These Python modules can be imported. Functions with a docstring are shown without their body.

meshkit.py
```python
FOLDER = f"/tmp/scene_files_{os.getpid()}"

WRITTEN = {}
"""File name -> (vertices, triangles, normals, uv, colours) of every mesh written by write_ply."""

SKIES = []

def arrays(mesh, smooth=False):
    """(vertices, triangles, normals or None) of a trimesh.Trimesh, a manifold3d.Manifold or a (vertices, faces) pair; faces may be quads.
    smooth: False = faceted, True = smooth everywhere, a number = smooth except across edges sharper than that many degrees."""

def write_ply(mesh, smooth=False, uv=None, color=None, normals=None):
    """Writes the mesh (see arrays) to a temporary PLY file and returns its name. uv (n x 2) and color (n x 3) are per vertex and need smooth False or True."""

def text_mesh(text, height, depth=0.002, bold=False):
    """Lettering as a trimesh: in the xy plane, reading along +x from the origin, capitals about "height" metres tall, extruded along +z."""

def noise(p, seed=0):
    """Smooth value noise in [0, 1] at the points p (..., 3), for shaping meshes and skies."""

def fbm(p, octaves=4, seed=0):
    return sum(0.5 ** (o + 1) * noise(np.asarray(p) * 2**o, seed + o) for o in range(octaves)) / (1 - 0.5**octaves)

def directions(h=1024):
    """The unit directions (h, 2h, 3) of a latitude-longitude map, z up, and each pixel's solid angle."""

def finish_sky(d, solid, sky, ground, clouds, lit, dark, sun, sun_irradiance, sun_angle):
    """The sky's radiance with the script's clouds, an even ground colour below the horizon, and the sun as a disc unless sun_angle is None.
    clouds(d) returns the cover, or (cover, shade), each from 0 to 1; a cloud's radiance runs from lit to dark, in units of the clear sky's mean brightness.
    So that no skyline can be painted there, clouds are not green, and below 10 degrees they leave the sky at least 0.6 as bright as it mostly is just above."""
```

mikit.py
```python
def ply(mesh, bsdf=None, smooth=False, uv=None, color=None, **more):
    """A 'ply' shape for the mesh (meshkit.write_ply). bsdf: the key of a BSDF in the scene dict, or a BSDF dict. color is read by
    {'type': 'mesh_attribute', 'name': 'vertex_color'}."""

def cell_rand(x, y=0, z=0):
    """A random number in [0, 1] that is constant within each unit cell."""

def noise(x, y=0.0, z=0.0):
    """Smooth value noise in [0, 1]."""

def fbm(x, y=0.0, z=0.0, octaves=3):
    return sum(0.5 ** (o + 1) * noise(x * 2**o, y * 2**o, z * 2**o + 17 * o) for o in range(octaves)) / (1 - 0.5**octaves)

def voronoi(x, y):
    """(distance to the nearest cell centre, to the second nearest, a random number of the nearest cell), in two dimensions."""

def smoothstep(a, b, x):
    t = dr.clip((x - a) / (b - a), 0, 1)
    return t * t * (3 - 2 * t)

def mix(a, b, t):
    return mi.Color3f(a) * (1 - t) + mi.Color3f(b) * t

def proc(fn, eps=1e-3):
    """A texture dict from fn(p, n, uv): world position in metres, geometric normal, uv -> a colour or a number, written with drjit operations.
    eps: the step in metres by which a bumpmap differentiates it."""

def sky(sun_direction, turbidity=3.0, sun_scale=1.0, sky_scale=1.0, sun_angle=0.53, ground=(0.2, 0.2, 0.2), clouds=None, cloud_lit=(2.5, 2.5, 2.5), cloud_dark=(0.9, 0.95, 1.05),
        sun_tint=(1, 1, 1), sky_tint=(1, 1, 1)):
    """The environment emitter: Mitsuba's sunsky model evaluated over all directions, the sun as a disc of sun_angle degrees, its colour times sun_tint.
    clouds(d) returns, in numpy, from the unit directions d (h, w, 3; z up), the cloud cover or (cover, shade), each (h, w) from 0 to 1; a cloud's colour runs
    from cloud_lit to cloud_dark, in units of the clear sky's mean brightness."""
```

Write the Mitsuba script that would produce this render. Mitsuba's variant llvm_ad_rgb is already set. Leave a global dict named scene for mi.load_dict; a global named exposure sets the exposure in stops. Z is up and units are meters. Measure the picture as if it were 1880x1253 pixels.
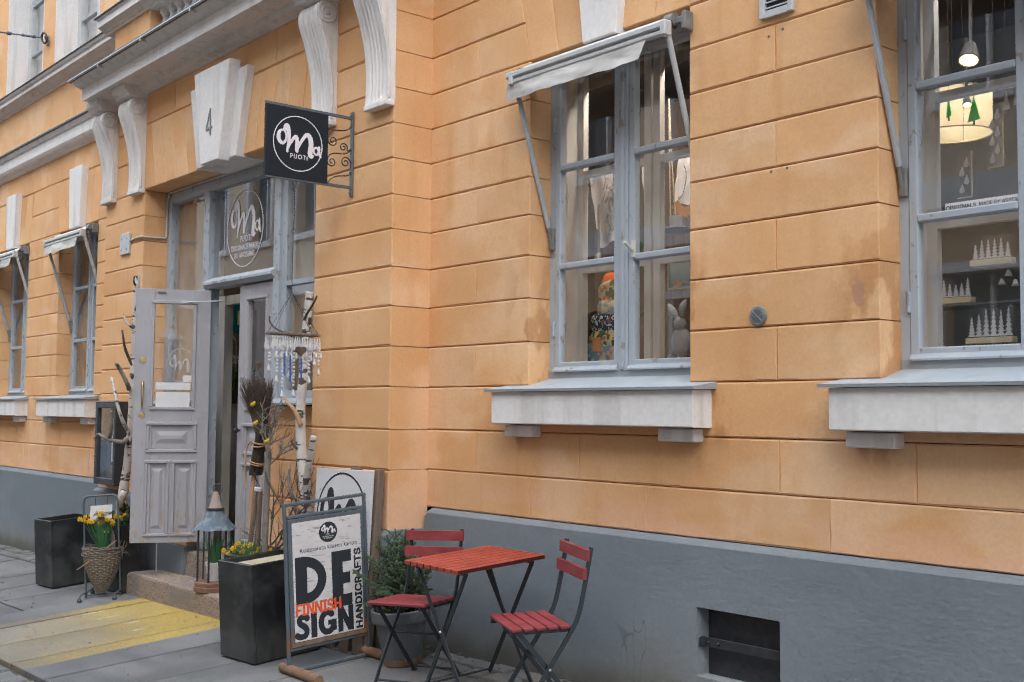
import math, random
import numpy as np
import trimesh, manifold3d
import mitsuba as mi
import drjit as dr
import shapely
from shapely import geometry as sg
from shapely import affinity as sa
from shapely.ops import unary_union
import mikit, meshkit
from mikit import noise, fbm, voronoi, cell_rand, smoothstep, mix

# ------------------------------------------------------------------ camera, sky, exposure
T = mi.ScalarTransform4f
YAW, PITCH, ROLL = math.radians(50.035), math.radians(3.534), math.radians(0.475)
FWD = np.array([-math.sin(YAW) * math.cos(PITCH), math.cos(YAW) * math.cos(PITCH), math.sin(PITCH)])
RIGHT = np.array([math.cos(YAW), math.sin(YAW), 0.0])
UP = np.cross(RIGHT, FWD)
UP = -math.sin(ROLL) * RIGHT + math.cos(ROLL) * UP
CAM = np.array([0.0, 0.0, 1.72])
scene, labels = {'type': 'scene'}, {}
scene['camera'] = {'type': 'perspective', 'fov': 47.75, 'fov_axis': 'x', 'near_clip': 0.05, 'far_clip': 400.0,
                   'to_world': T().look_at(origin=CAM.tolist(), target=(CAM + FWD).tolist(), up=UP.tolist())}
scene['daylight'] = mikit.sky([0.55, -0.45, 0.8], turbidity=3, sun_scale=0.14, sun_angle=40, sky_scale=1.0,
                              clouds=lambda d: 1.0, cloud_lit=(2.16, 2.5, 2.95), sun_tint=(0.9, 1.0, 1.1))
exposure = 3.36

rng = np.random.default_rng(7)
R = lambda a, b: float(rng.uniform(a, b))

# ------------------------------------------------------------------ registry
_count = {}
def numbered(key):
    n = _count.get(key, 0); _count[key] = n + 1
    return key if n == 0 else f'{key}_{n:03d}'
def put(key, mesh, mat, smooth=False, **kw):
    scene[key] = mikit.ply(mesh.done() if isinstance(mesh, MB) else mesh, mat, smooth=smooth, **kw)
    return key
def thing(name, label, cat, group=None, kind=None):
    key = numbered(name)
    labels[key] = {'label': label, 'category': cat}
    if group: labels[key]['group'] = group
    if kind: labels[key]['kind'] = kind
    return key
def structure(name):
    key = numbered(name); labels[key] = {'kind': 'structure', 'label': name.replace('_', ' '), 'category': name.replace('_', ' ')}
    return key
def part(parent, name, mesh, mat, smooth=False, label=None, kind=None, **kw):
    key = numbered(parent + '__' + name)
    put(key, mesh, mat, smooth, **kw)
    if label or kind:
        labels[key] = {}
        if label: labels[key]['label'] = label
        if kind: labels[key]['kind'] = kind
    return key
def single(name, mesh, mat, label, cat, smooth=False, group=None, kind=None):
    return put(thing(name, label, cat, group, kind), mesh, mat, smooth)

# ------------------------------------------------------------------ mesh builder
class MB:
    def __init__(self): self.v, self.f, self.n = [], [], 0
    def add(self, v, f):
        v = np.asarray(v, float).reshape(-1, 3); f = np.asarray(f, int)
        if f.shape[1] == 4: f = np.vstack([f[:, [0, 1, 2]], f[:, [0, 2, 3]]])
        self.v.append(v); self.f.append(f + self.n); self.n += len(v); return self
    def mesh(self, m, M=None):
        v = np.array(m.vertices, float)
        if M is not None: v = v @ M[:3, :3].T + M[:3, 3]
        return self.add(v, m.faces)
    def xf(self, M):
        self.v = [v @ M[:3, :3].T + M[:3, 3] for v in self.v]; return self
    def join(self, o, M=None):
        v, f = o.arr(); 
        if M is not None: v = v @ M[:3, :3].T + M[:3, 3]
        return self.add(v, f)
    def arr(self): return np.vstack(self.v), np.vstack(self.f)
    def done(self):
        v, f = self.arr(); return trimesh.Trimesh(v, f, process=False)
    # shapes
    def hull(self, pts):
        m = manifold3d.Manifold.hull_points(np.asarray(pts, float)).to_mesh()
        return self.add(np.array(m.vert_properties)[:, :3], np.array(m.tri_verts))
    def box(self, x0, x1, y0, y1, z0, z1, c=0.0):
        x0, x1 = min(x0, x1), max(x0, x1); y0, y1 = min(y0, y1), max(y0, y1); z0, z1 = min(z0, z1), max(z0, z1)
        if c <= 0:
            v = [(x, y, z) for x in (x0, x1) for y in (y0, y1) for z in (z0, z1)]
            f = [(0, 1, 3, 2), (4, 6, 7, 5), (0, 4, 5, 1), (2, 3, 7, 6), (0, 2, 6, 4), (1, 5, 7, 3)]
            return self.add(v, f)
        p = []
        for x, sx in ((x0, 1), (x1, -1)):
            for y, sy in ((y0, 1), (y1, -1)):
                for z, sz in ((z0, 1), (z1, -1)):
                    p += [(x + sx * c, y + sy * c, z), (x + sx * c, y, z + sz * c), (x, y + sy * c, z + sz * c)]
        return self.hull(p)
    def beam(self, p, q, w, h, up=(0, 0, 1), c=0.0):
        """bar of w (sideways) x h (along up) from p to q"""
        p, q = np.asarray(p, float), np.asarray(q, float); d = q - p; L = np.linalg.norm(d); d = d / L
        u = np.asarray(up, float); s = np.cross(d, u)
        if np.linalg.norm(s) < 1e-6: s = np.cross(d, [1, 0, 0.3])
        s /= np.linalg.norm(s); u = np.cross(s, d)
        b = MB().box(0, L, -w / 2, w / 2, -h / 2, h / 2, c)
        M = np.eye(4); M[:3, 0], M[:3, 1], M[:3, 2], M[:3, 3] = d, np.cross(u, d), u, p
        return self.join(b, M)
    def tube(self, pts, r, n=8, caps=True, twist=None):
        p = np.asarray(pts, float); r = np.broadcast_to(np.asarray(r, float), (len(p),))
        t = np.gradient(p, axis=0); t /= np.linalg.norm(t, axis=1, keepdims=True) + 1e-12
        a = np.cross(t[0], [0.13, 0.29, 1.0]); 
        if np.linalg.norm(a) < 1e-3: a = np.cross(t[0], [1, 0, 0])
        A = []
        for k in range(len(p)):
            a = a - t[k] * (a @ t[k]); a = a / (np.linalg.norm(a) + 1e-12); A.append(a)
        A = np.array(A); B = np.cross(t, A)
        ang = np.arange(n) * 2 * np.pi / n
        v = p[:, None] + r[:, None, None] * (np.cos(ang)[None, :, None] * A[:, None] + np.sin(ang)[None, :, None] * B[:, None])
        i, j = np.meshgrid(np.arange(len(p) - 1), np.arange(n), indexing='ij')
        q = np.stack([i * n + j, i * n + (j + 1) % n, (i + 1) * n + (j + 1) % n, (i + 1) * n + j], -1).reshape(-1, 4)
        f = np.vstack([q[:, [0, 1, 2]], q[:, [0, 2, 3]]])
        v = v.reshape(-1, 3)
        if caps:
            e = len(v); v = np.vstack([v, p[:1], p[-1:]]); l = (len(p) - 1) * n
            c0 = [(e, (k + 1) % n, k) for k in range(n)]; c1 = [(e + 1, l + k, l + (k + 1) % n) for k in range(n)]
            f = np.vstack([f, c0, c1])
        return self.add(v, f)
    def lathe(self, prof, n=24, c=(0, 0, 0), close=True):
        prof = np.asarray(prof, float); ang = np.arange(n) * 2 * np.pi / n
        v = np.stack([prof[:, None, 0] * np.cos(ang), prof[:, None, 0] * np.sin(ang), np.broadcast_to(prof[:, None, 1], (len(prof), n))], -1).reshape(-1, 3) + c
        i, j = np.meshgrid(np.arange(len(prof) - 1), np.arange(n), indexing='ij')
        q = np.stack([i * n + j, i * n + (j + 1) % n, (i + 1) * n + (j + 1) % n, (i + 1) * n + j], -1).reshape(-1, 4)
        return self.add(v, q)
    def poly(self, g, depth, M=None):
        """extrude shapely polygon(s) in xy along +z"""
        for p in getattr(g, 'geoms', [g]):
            if p.is_empty or p.area < 1e-9: continue
            m = trimesh.creation.extrude_polygon(p, depth, engine='earcut'); self.mesh(m, M)
        return self
    def extrude_x(self, prof, x0, x1):
        """closed profile of (y, z) points extruded along x, with end caps"""
        P = sg.Polygon(prof)
        M = np.array([[0, 0, 1, x0], [1, 0, 0, 0], [0, 1, 0, 0], [0, 0, 0, 1.0]])
        return self.poly(P, x1 - x0, M)

def frame(o, ux, uy, un=None):
    ux, uy = np.asarray(ux, float), np.asarray(uy, float)
    M = np.eye(4); M[:3, 0], M[:3, 1] = ux, uy; M[:3, 2] = np.cross(ux, uy) if un is None else un; M[:3, 3] = o
    return M
XZ = lambda x, y, z: frame((x, y, z), (1, 0, 0), (0, 0, 1))      # draws in x-z, extruding towards the street (-y)
def rotz(a, o=(0, 0, 0)):
    M = np.eye(4); M[:2, :2] = [[math.cos(a), -math.sin(a)], [math.sin(a), math.cos(a)]]; M[:3, 3] = o; return M
gz = lambda x, y: 0.019 * x + 0.088 * y                          # the pavement rises towards the building and to the right
def stand(x, y, deg=0.0, dz=0.0):
    """frame of a thing that stands on the sloping pavement"""
    a = math.radians(deg); M = np.eye(4)
    u = np.array([math.cos(a), math.sin(a), 0]); v = np.array([-math.sin(a), math.cos(a), 0])
    u[2] = gz(u[0], u[1]); v[2] = gz(v[0], v[1]); w = np.array([-0.012, -0.052, 1.0])
    M[:3, 0], M[:3, 1], M[:3, 2] = u / np.linalg.norm(u), v / np.linalg.norm(v), w / np.linalg.norm(w)
    M[:3, 3] = (x, y, gz(x, y) + dz); return M
def at(M, p): return (M[:3, :3] @ np.asarray(p, float)) + M[:3, 3]

def text(s, w, h, bold=False, depth=0.002, shear=0.0):
    """lettering w metres wide with capitals h metres tall, from (0, 0)"""
    m = meshkit.text_mesh(s, 0.1, depth, bold); v = np.array(m.vertices)
    x0, x1 = v[:, 0].min(), v[:, 0].max()
    v[:, 0] = (v[:, 0] - x0) / (x1 - x0) * w + v[:, 1] * shear; v[:, 1] *= h / 0.1
    return trimesh.Trimesh(v, m.faces, process=False)
def stroke(pts, rad):
    gs = []
    for (a, b), (ra, rb) in zip(zip(pts[:-1], pts[1:]), zip(rad[:-1], rad[1:])):
        gs.append(unary_union([sg.Point(a).buffer(ra, 12), sg.Point(b).buffer(rb, 12)]).convex_hull)
    return unary_union(gs)
def spline(pts, n=6):
    p = np.asarray(pts, float); t = np.arange(len(p)); tt = np.linspace(0, len(p) - 1, (len(p) - 1) * n + 1)
    from scipy.interpolate import CubicSpline, PchipInterpolator
    return (CubicSpline if len(p) > 2 else PchipInterpolator)(t, p)(tt)
def logo():
    """the shop's hand-drawn word mark inside a unit circle"""
    ring = lambda cx, cy, rx, ry, ix, iy, ox=0, oy=0: sa.scale(sg.Point(cx, cy).buffer(1, 24), rx, ry).difference(sa.scale(sg.Point(cx + ox, cy + oy).buffer(1, 24), ix, iy))
    o = ring(-.65, .16, .21, .28, .1, .19, .035, .03)
    k = [(-.56, .4, .05), (-.5, .56, .08), (-.44, .57, .09), (-.40, .42, .09), (-.365, .2, .072), (-.39, -.08, .055), (-.43, -.33, .045)]
    m1 = [(-.42, -.26, .045), (-.3, 0, .05), (-.16, .2, .06), (-.08, .24, .07), (-.04, .1, .075), (-.05, -.14, .07), (-.04, -.27, .06)]
    m2 = [(-.03, -.22, .05), (.1, .05, .055), (.28, .32, .065), (.4, .37, .085), (.5, .24, .095), (.53, 0, .095), (.5, -.25, .1), (.53, -.38, .08), (.61, -.36, .045)]
    a = ring(.74, -.16, .135, .165, .06, .085)
    s = [(.86, .0, .045), (.87, -.2, .055), (.93, -.34, .045)]
    def curve(c):
        q = spline(c, 5); return stroke([tuple(x) for x in q[:, :2]], q[:, 2])
    return unary_union([o, a] + [curve(c) for c in (k, m1, m2, s)])
LOGO = logo()
def puoti(w, h):
    """PUOTI in geometric capitals, w wide and h tall, centred on x"""
    L = lambda pts: sg.LineString(pts).buffer(.075, cap_style=2, join_style=2)
    arc = lambda cx, cy, rx, ry, a, b: [(cx + rx * math.cos(t), cy + ry * math.sin(t)) for t in np.linspace(a, b, 18)]
    P = L([(.075, 0), (.075, 1)]).union(L([(.075, .925), (.28, .925)] + arc(.30, .695, .20, .23, math.pi / 2, -math.pi / 2) + [(.28, .465), (.075, .465)]))
    U = L([(.075, 1), (.075, .33)] + arc(.315, .32, .24, .245, math.pi, 2 * math.pi) + [(.555, .33), (.555, 1)])
    O = L(arc(.46, .5, .385, .425, 0, 2 * math.pi + .1)); Tt = L([(0, .925), (.60, .925)]).union(L([(.30, 0), (.30, 1)])); I = L([(.075, 0), (.075, 1)])
    x, gs = 0, []
    for g, wd in ((P, .58), (U, .63), (O, .92), (Tt, .60), (I, .15)): gs.append(sa.translate(g, x, 0)); x += wd + .20
    x -= .20; g = unary_union(gs); return sa.translate(sa.scale(g, w / x, h, origin=(0, 0)), -w / 2, 0)

# ------------------------------------------------------------------ materials
def bsdf(name, base, rough=0.7, spec=0.4, bump=None, scale=0.002, eps=1e-3, metallic=0.0, **kw):
    col = mikit.proc(base) if callable(base) else {'type': 'rgb', 'value': list(base)}
    b = {'type': 'principled', 'base_color': col, 'roughness': mikit.proc(rough) if callable(rough) else rough, 'specular': spec, 'metallic': metallic, **kw}
    if bump is not None:
        b = {'type': 'bumpmap', 'arbitrary': mikit.proc(bump, eps), 'scale': scale, 'bsdf': b}
    scene[name] = {'type': 'twosided', 'bsdf': b}
    return name

def render_colour(tone):
    def f(p, n, uv):
        big = fbm(p.x * 1.3 + tone * 7, p.z * 1.7, p.y * 1.3, 3)
        streak = fbm(p.x * 9 + tone * 3, p.z * 0.9, p.y * 9, 3)
        fine = fbm(p.x * 95, p.z * 95, p.y * 95, 3)
        worn = smoothstep(0.52, 0.72, fbm(p.x * 2.3 + 31, p.z * 2.9 + tone, p.y * 2.3 + 9, 4))
        c = mix((0.600, 0.328, 0.156), (0.652, 0.394, 0.212), smoothstep(0.3, 0.7, big))
        c = mix(c, (0.70, 0.470, 0.300), worn * 0.55)
        c = mix(c, (0.52, 0.25, 0.095), smoothstep(0.54, 0.8, streak) * 0.34)
        # ochre and rust coloured patches where rain has run beside the windows, as on old limewash
        rust = smoothstep(0.46, 0.60, fbm(p.x * 8 + 3, p.z * 5, p.y * 8 + 1, 4)) * smoothstep(3.0, 2.1, p.z) * smoothstep(1.3, 1.7, p.z)
        near = dr.maximum(smoothstep(0.26, 0.04, dr.abs(p.x + 5.05)), dr.maximum(smoothstep(0.2, 0.03, dr.abs(p.x + 3.80)), smoothstep(0.28, 0.05, dr.abs(p.x + 2.80))))
        c = mix(c, (0.40, 0.175, 0.065), rust * near * 0.65)
        drip = smoothstep(0.085, 0.0, dr.abs(p.x + 3.635)) * smoothstep(1.50, 1.66, p.z) * smoothstep(1.92, 1.84, p.z) * smoothstep(0.35, 0.6, fbm(p.x * 22, p.z * 7, 3, 3))
        c = mix(c, (0.36, 0.150, 0.055), drip * 0.6)
        ex, ez = (p.x + 2.865) / 0.034, (p.z - 2.25) / 0.065
        patch = smoothstep(1.15, 0.85, dr.sqrt(ex * ex + ez * ez) + 0.9 * (fbm(p.x * 30, p.z * 30, 7, 3) - 0.5))
        c = mix(c, (0.40, 0.215, 0.145), patch * 0.75)
        under = smoothstep(1.36, 1.12, p.z) * smoothstep(0.42, 0.6, fbm(p.x * 3, p.z * 9, 5, 3))
        c = mix(c, (0.68, 0.40, 0.27), under * 0.6)
        spots = smoothstep(0.70, 0.78, noise(p.x * 34, p.z * 34, p.y * 34)) * smoothstep(0.5, 0.7, big)
        c = mix(c, (0.28, 0.17, 0.10), spots * 0.12)
        return c * (0.91 + 0.18 * fine) * (1 + (tone - 0.5) * 0.10)
    return f
def render_bump(p, n, uv): return fbm(p.x * 85, p.z * 85, p.y * 85, 3) + 0.25 * fbm(p.x * 16, p.z * 16, p.y * 16, 2)
for k, tone in enumerate((0.1, 0.5, 0.9)):
    bsdf(f'ochre_render_{k}', render_colour(tone), 0.9, 0.2, render_bump, 0.0030, 1.5e-3)
OCHRE = [f'ochre_render_{k}' for k in range(3)]
def white_col(p, n, uv):
    st = fbm(p.x * 14, p.z * 1.2, p.y * 14, 3); big = fbm(p.x * 2.2, p.z * 2.2, p.y * 2.2, 3)
    c = mix((0.65, 0.625, 0.615), (0.54, 0.515, 0.50), smoothstep(0.48, 0.8, st))
    c = mix(c, (0.40, 0.37, 0.345), smoothstep(0.62, 0.85, big) * 0.6)
    return c * (0.93 + 0.14 * fbm(p.x * 50, p.z * 50, p.y * 50, 2))
bsdf('white_plaster', white_col, 0.85, 0.25, lambda p, n, uv: fbm(p.x * 75, p.z * 75, p.y * 75, 3) + .5 * fbm(p.x * 20, p.z * 20, p.y * 20, 2), 0.0032, 2e-3)
def plinth_col(p, n, uv):
    big = fbm(p.x * 1.1, p.z * 1.5, p.y * 1.1, 4); fine = fbm(p.x * 80, p.z * 95, p.y * 80, 3)
    c = mix((0.148, 0.172, 0.196), (0.190, 0.208, 0.226), smoothstep(0.3, 0.75, big))
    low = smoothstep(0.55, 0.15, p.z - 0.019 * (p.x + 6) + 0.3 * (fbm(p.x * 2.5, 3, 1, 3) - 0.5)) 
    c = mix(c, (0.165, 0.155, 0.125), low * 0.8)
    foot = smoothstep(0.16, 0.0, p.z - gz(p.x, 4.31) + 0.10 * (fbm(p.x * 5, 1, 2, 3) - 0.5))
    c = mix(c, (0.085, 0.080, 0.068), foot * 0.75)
    crack = smoothstep(0.0030, 0.0, dr.abs(fbm(p.x * 2.6 + 4, p.z * 0.9, 2, 4) - 0.5)) * smoothstep(0.5, 0.62, noise(p.x * 1.3, p.z * 0.7 + 3))
    c = mix(c, (0.06, 0.066, 0.072), crack * 0.5)
    return c * (0.91 + 0.18 * fine)
bsdf('grey_plinth_render', plinth_col, 0.85, 0.25, lambda p, n, uv: 1.2 * fbm(p.x * 70, p.z * 80, p.y * 70, 3) + .45 * fbm(p.x * 14, p.z * 19, p.y * 14, 3), 0.0032, 1.5e-3)
def bluegrey_paint(p, n, uv):
    ch = smoothstep(0.66, 0.74, fbm(p.x * 30, p.z * 22, p.y * 30, 3)); st = fbm(p.x * 6, p.z * 3, p.y * 6, 3)
    c = mix((0.300, 0.340, 0.390), (0.375, 0.405, 0.445), st)
    return mix(c, (0.20, 0.17, 0.14), ch * 0.7)
bsdf('window_paint', bluegrey_paint, 0.55, 0.4, lambda p, n, uv: fbm(p.x * 70, p.z * 18, p.y * 70, 3), 0.0012)
def old_white(p, n, uv):
    return mix((0.50, 0.48, 0.455), (0.38, 0.36, 0.33), smoothstep(0.35, 0.75, fbm(p.x * 8, p.z * 2.5, p.y * 8, 3)))
bsdf('old_white_paint', old_white, 0.6)
def door_paint(p, n, uv):
    st = fbm(p.x * 10, p.z * 2.0, p.y * 10, 3); wear = smoothstep(0.60, 0.70, fbm(p.x * 26, p.z * 14, p.y * 26, 4)) * smoothstep(1.15, 0.7, p.z)
    c = mix((0.340, 0.330, 0.360), (0.315, 0.305, 0.333), smoothstep(0.3, 0.7, st))
    c = mix(c, (0.33, 0.25, 0.16), wear * 0.85)
    return mix(c, (0.25, 0.235, 0.235), smoothstep(0.74, 0.88, fbm(p.x * 40, p.z * 9, p.y * 40, 2)) * 0.5)
bsdf('door_paint', door_paint, 0.5, 0.4, lambda p, n, uv: fbm(p.x * 50, p.z * 12, p.y * 50, 3), 0.0004)
bsdf('sill_metal', lambda p, n, uv: mix((0.235, 0.265, 0.295), (0.31, 0.335, 0.36), fbm(p.x * 8, p.y * 8, p.z * 8, 3)), 0.5, 0.5)
bsdf('dark_flashing', (0.035, 0.038, 0.042), 0.5)
bsdf('black_iron', lambda p, n, uv: mix((0.018, 0.021, 0.026), (0.035, 0.038, 0.044), fbm(p.x * 30, p.y * 30, p.z * 30, 2)), 0.45, 0.5)
bsdf('sign_black', (0.014, 0.018, 0.025), 0.6, 0.2)
bsdf('vinyl_white', (0.66, 0.63, 0.66), 0.6)
def slate_metal(p, n, uv):
    rust = smoothstep(0.64, 0.74, fbm(p.x * 9, p.y * 9, p.z * 5, 4))
    return mix(mix((0.060, 0.078, 0.092), (0.095, 0.115, 0.13), fbm(p.x * 12, p.y * 12, p.z * 12, 3)), (0.17, 0.085, 0.045), rust)
bsdf('weathered_steel', slate_metal, 0.5, 0.5)
def planter_col(p, n, uv):
    sm = fbm(p.x * 5, p.z * 7, p.y * 5, 4); dust = smoothstep(0.35, 0.08, p.z - gz(p.x, p.y)) * fbm(p.x * 16, p.z * 9, p.y * 16, 3)
    c = mix((0.009, 0.011, 0.012), (0.034, 0.036, 0.037), smoothstep(0.42, 0.7, sm))
    return mix(c, (0.09, 0.085, 0.08), dust * 0.5)
bsdf('black_planter', planter_col, lambda p, n, uv: 0.32 + 0.3 * fbm(p.x * 6, p.z * 6, p.y * 6, 3), 0.5)
bsdf('dry_soil', lambda p, n, uv: mix((0.38, 0.34, 0.25), (0.24, 0.20, 0.14), fbm(p.x * 25, p.y * 25, p.z * 25, 3)), 0.95, 0.1)
bsdf('dark_soil', (0.03, 0.022, 0.016), 0.95, 0.1)
def red_paint(lo, hi):
    def f(p, n, uv):
        g = fbm(p.x * 7, p.y * 7, p.z * 12, 2)
        chip = smoothstep(0.74, 0.80, fbm(p.x * 30, p.y * 30, p.z * 30, 3))
        return mix(mix(lo, hi, smoothstep(0.25, 0.75, g)), (0.17, 0.10, 0.075), chip * 0.6)
    return f
bsdf('chair_red', red_paint((0.190, 0.027, 0.032), (0.245, 0.044, 0.047)), 0.5, 0.4)
bsdf('table_red', red_paint((0.250, 0.036, 0.022), (0.310, 0.052, 0.032)), 0.5, 0.4)
bsdf('furniture_steel', (0.020, 0.026, 0.030), 0.45, 0.5)
bsdf('canvas', lambda p, n, uv: mix((0.56, 0.54, 0.52), (0.40, 0.385, 0.37), smoothstep(0.42, 0.75, fbm(p.x * 5, p.z * 14, p.y * 5, 4))), 0.9, 0.1,
     lambda p, n, uv: fbm(p.x * 7, p.z * 20, p.y * 7, 3), 0.02, 3e-3)
bsdf('awning_white', lambda p, n, uv: mix((0.47, 0.48, 0.49), (0.37, 0.38, 0.385), fbm(p.x * 9, p.z * 9, p.y * 9, 3)), 0.4, 0.5)
bsdf('arm_grey', (0.36, 0.375, 0.39), 0.4, 0.5)
bsdf('cast_metal', lambda p, n, uv: mix((0.20, 0.20, 0.195), (0.11, 0.115, 0.115), fbm(p.x * 25, p.z * 25, p.y * 25, 2)), 0.5, 0.5)
bsdf('brass', (0.62, 0.46, 0.22), 0.25, 0.5, metallic=1.0)
bsdf('steel_bright', (0.45, 0.46, 0.47), 0.35, metallic=0.8)
bsdf('paper', (0.62, 0.61, 0.63), 0.8, 0.2)
def granite(p, n, uv):
    a = noise(p.x * 180, p.y * 180, p.z * 180); b = noise(p.x * 110 + 5, p.y * 110, p.z * 110)
    c = mix((0.200, 0.150, 0.118), (0.340, 0.270, 0.220), smoothstep(0.3, 0.7, a)); c = mix(c, (0.085, 0.070, 0.062), smoothstep(0.62, 0.8, b))
    return mix(c, (0.155, 0.140, 0.13), smoothstep(0.45, 0.7, fbm(p.x * 4, p.y * 4, p.z * 4, 3)) * 0.7)
bsdf('pink_granite', granite, 0.75, 0.3, lambda p, n, uv: fbm(p.x * 70, p.y * 70, p.z * 70, 3), 0.004)
def slab_col(tone):
    def f(p, n, uv):
        g = noise(p.x * 220, p.y * 220, 1); big = fbm(p.x * 1.4 + tone * 9, p.y * 1.4, 2, 4); wet = fbm(p.x * 0.8, p.y * 3, 7, 3)
        c = mix((0.098, 0.097, 0.098), (0.145, 0.142, 0.143), smoothstep(0.3, 0.7, big)) * (0.93 + 0.14 * tone)
        c = mix(c, (0.080, 0.084, 0.090), smoothstep(0.55, 0.75, wet) * 0.6)
        cr = smoothstep(0.010, 0.0, dr.abs(fbm(p.x * 1.1, p.y * 1.6 + 4, 3, 4) - 0.5)) * smoothstep(0.45, 0.55, noise(p.x * 0.7, p.y * 0.7, 9))
        c = mix(c, (0.07, 0.068, 0.066), cr * 0.5)
        # worn yellow paint in front of the doorstep, faded towards the kerb, with white dashes
        e = 0.16 * (fbm(p.x * 7, p.y * 7, 4, 4) - 0.5)
        inside = smoothstep(-9.42, -9.34, p.x + e) * smoothstep(-7.66, -7.70, p.x + 0.15 * e)
        fade = smoothstep(2.5, 3.8, p.y + 0.25 * (p.x + 8.5) + 1.1 * (fbm(p.x * 2.2, p.y * 1.6, 8, 4) - 0.5) * 0.8); grit = smoothstep(0.75, 0.35, fbm(p.x * 120, p.y * 90, 5, 4))
        yel = inside * (0.20 + 0.80 * fade) * (0.50 + 0.50 * grit)
        c = mix(c, (0.385, 0.260, 0.045), dr.clip(yel, 0, 1) * 0.9)
        dash = mi.Float(0)
        for dx in (-9.15, -8.86, -8.48, -8.18):
            dash = dr.maximum(dash, smoothstep(0.030, 0.016, dr.abs(p.x - dx)))
        dash = dash * smoothstep(3.31, 3.34, p.y) * smoothstep(3.51, 3.48, p.y)
        c = mix(c, (0.36, 0.345, 0.31), dash * 0.62 * smoothstep(0.38, 0.6, fbm(p.x * 30, p.y * 9, 5, 3)))
        return c * (0.84 + 0.32 * g)
    return f
for k, tone in enumerate((0.0, 0.5, 1.0)):
    bsdf(f'paving_granite_{k}', slab_col(tone), 0.8, 0.3, lambda p, n, uv: fbm(p.x * 90, p.y * 90, 2, 3), 0.0025)
bsdf('cobble_granite', lambda p, n, uv: mix((0.085, 0.085, 0.088), (0.165, 0.160, 0.152), fbm(p.x * 5, p.y * 5, p.z * 5, 3)) * (0.82 + 0.36 * noise(p.x * 160, p.y * 160, 3)), 0.8, 0.3)
bsdf('joint_dirt', lambda p, n, uv: mix((0.035, 0.033, 0.028), (0.075, 0.070, 0.058), fbm(p.x * 20, p.y * 20, 3, 3)), 0.95, 0.1)
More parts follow.
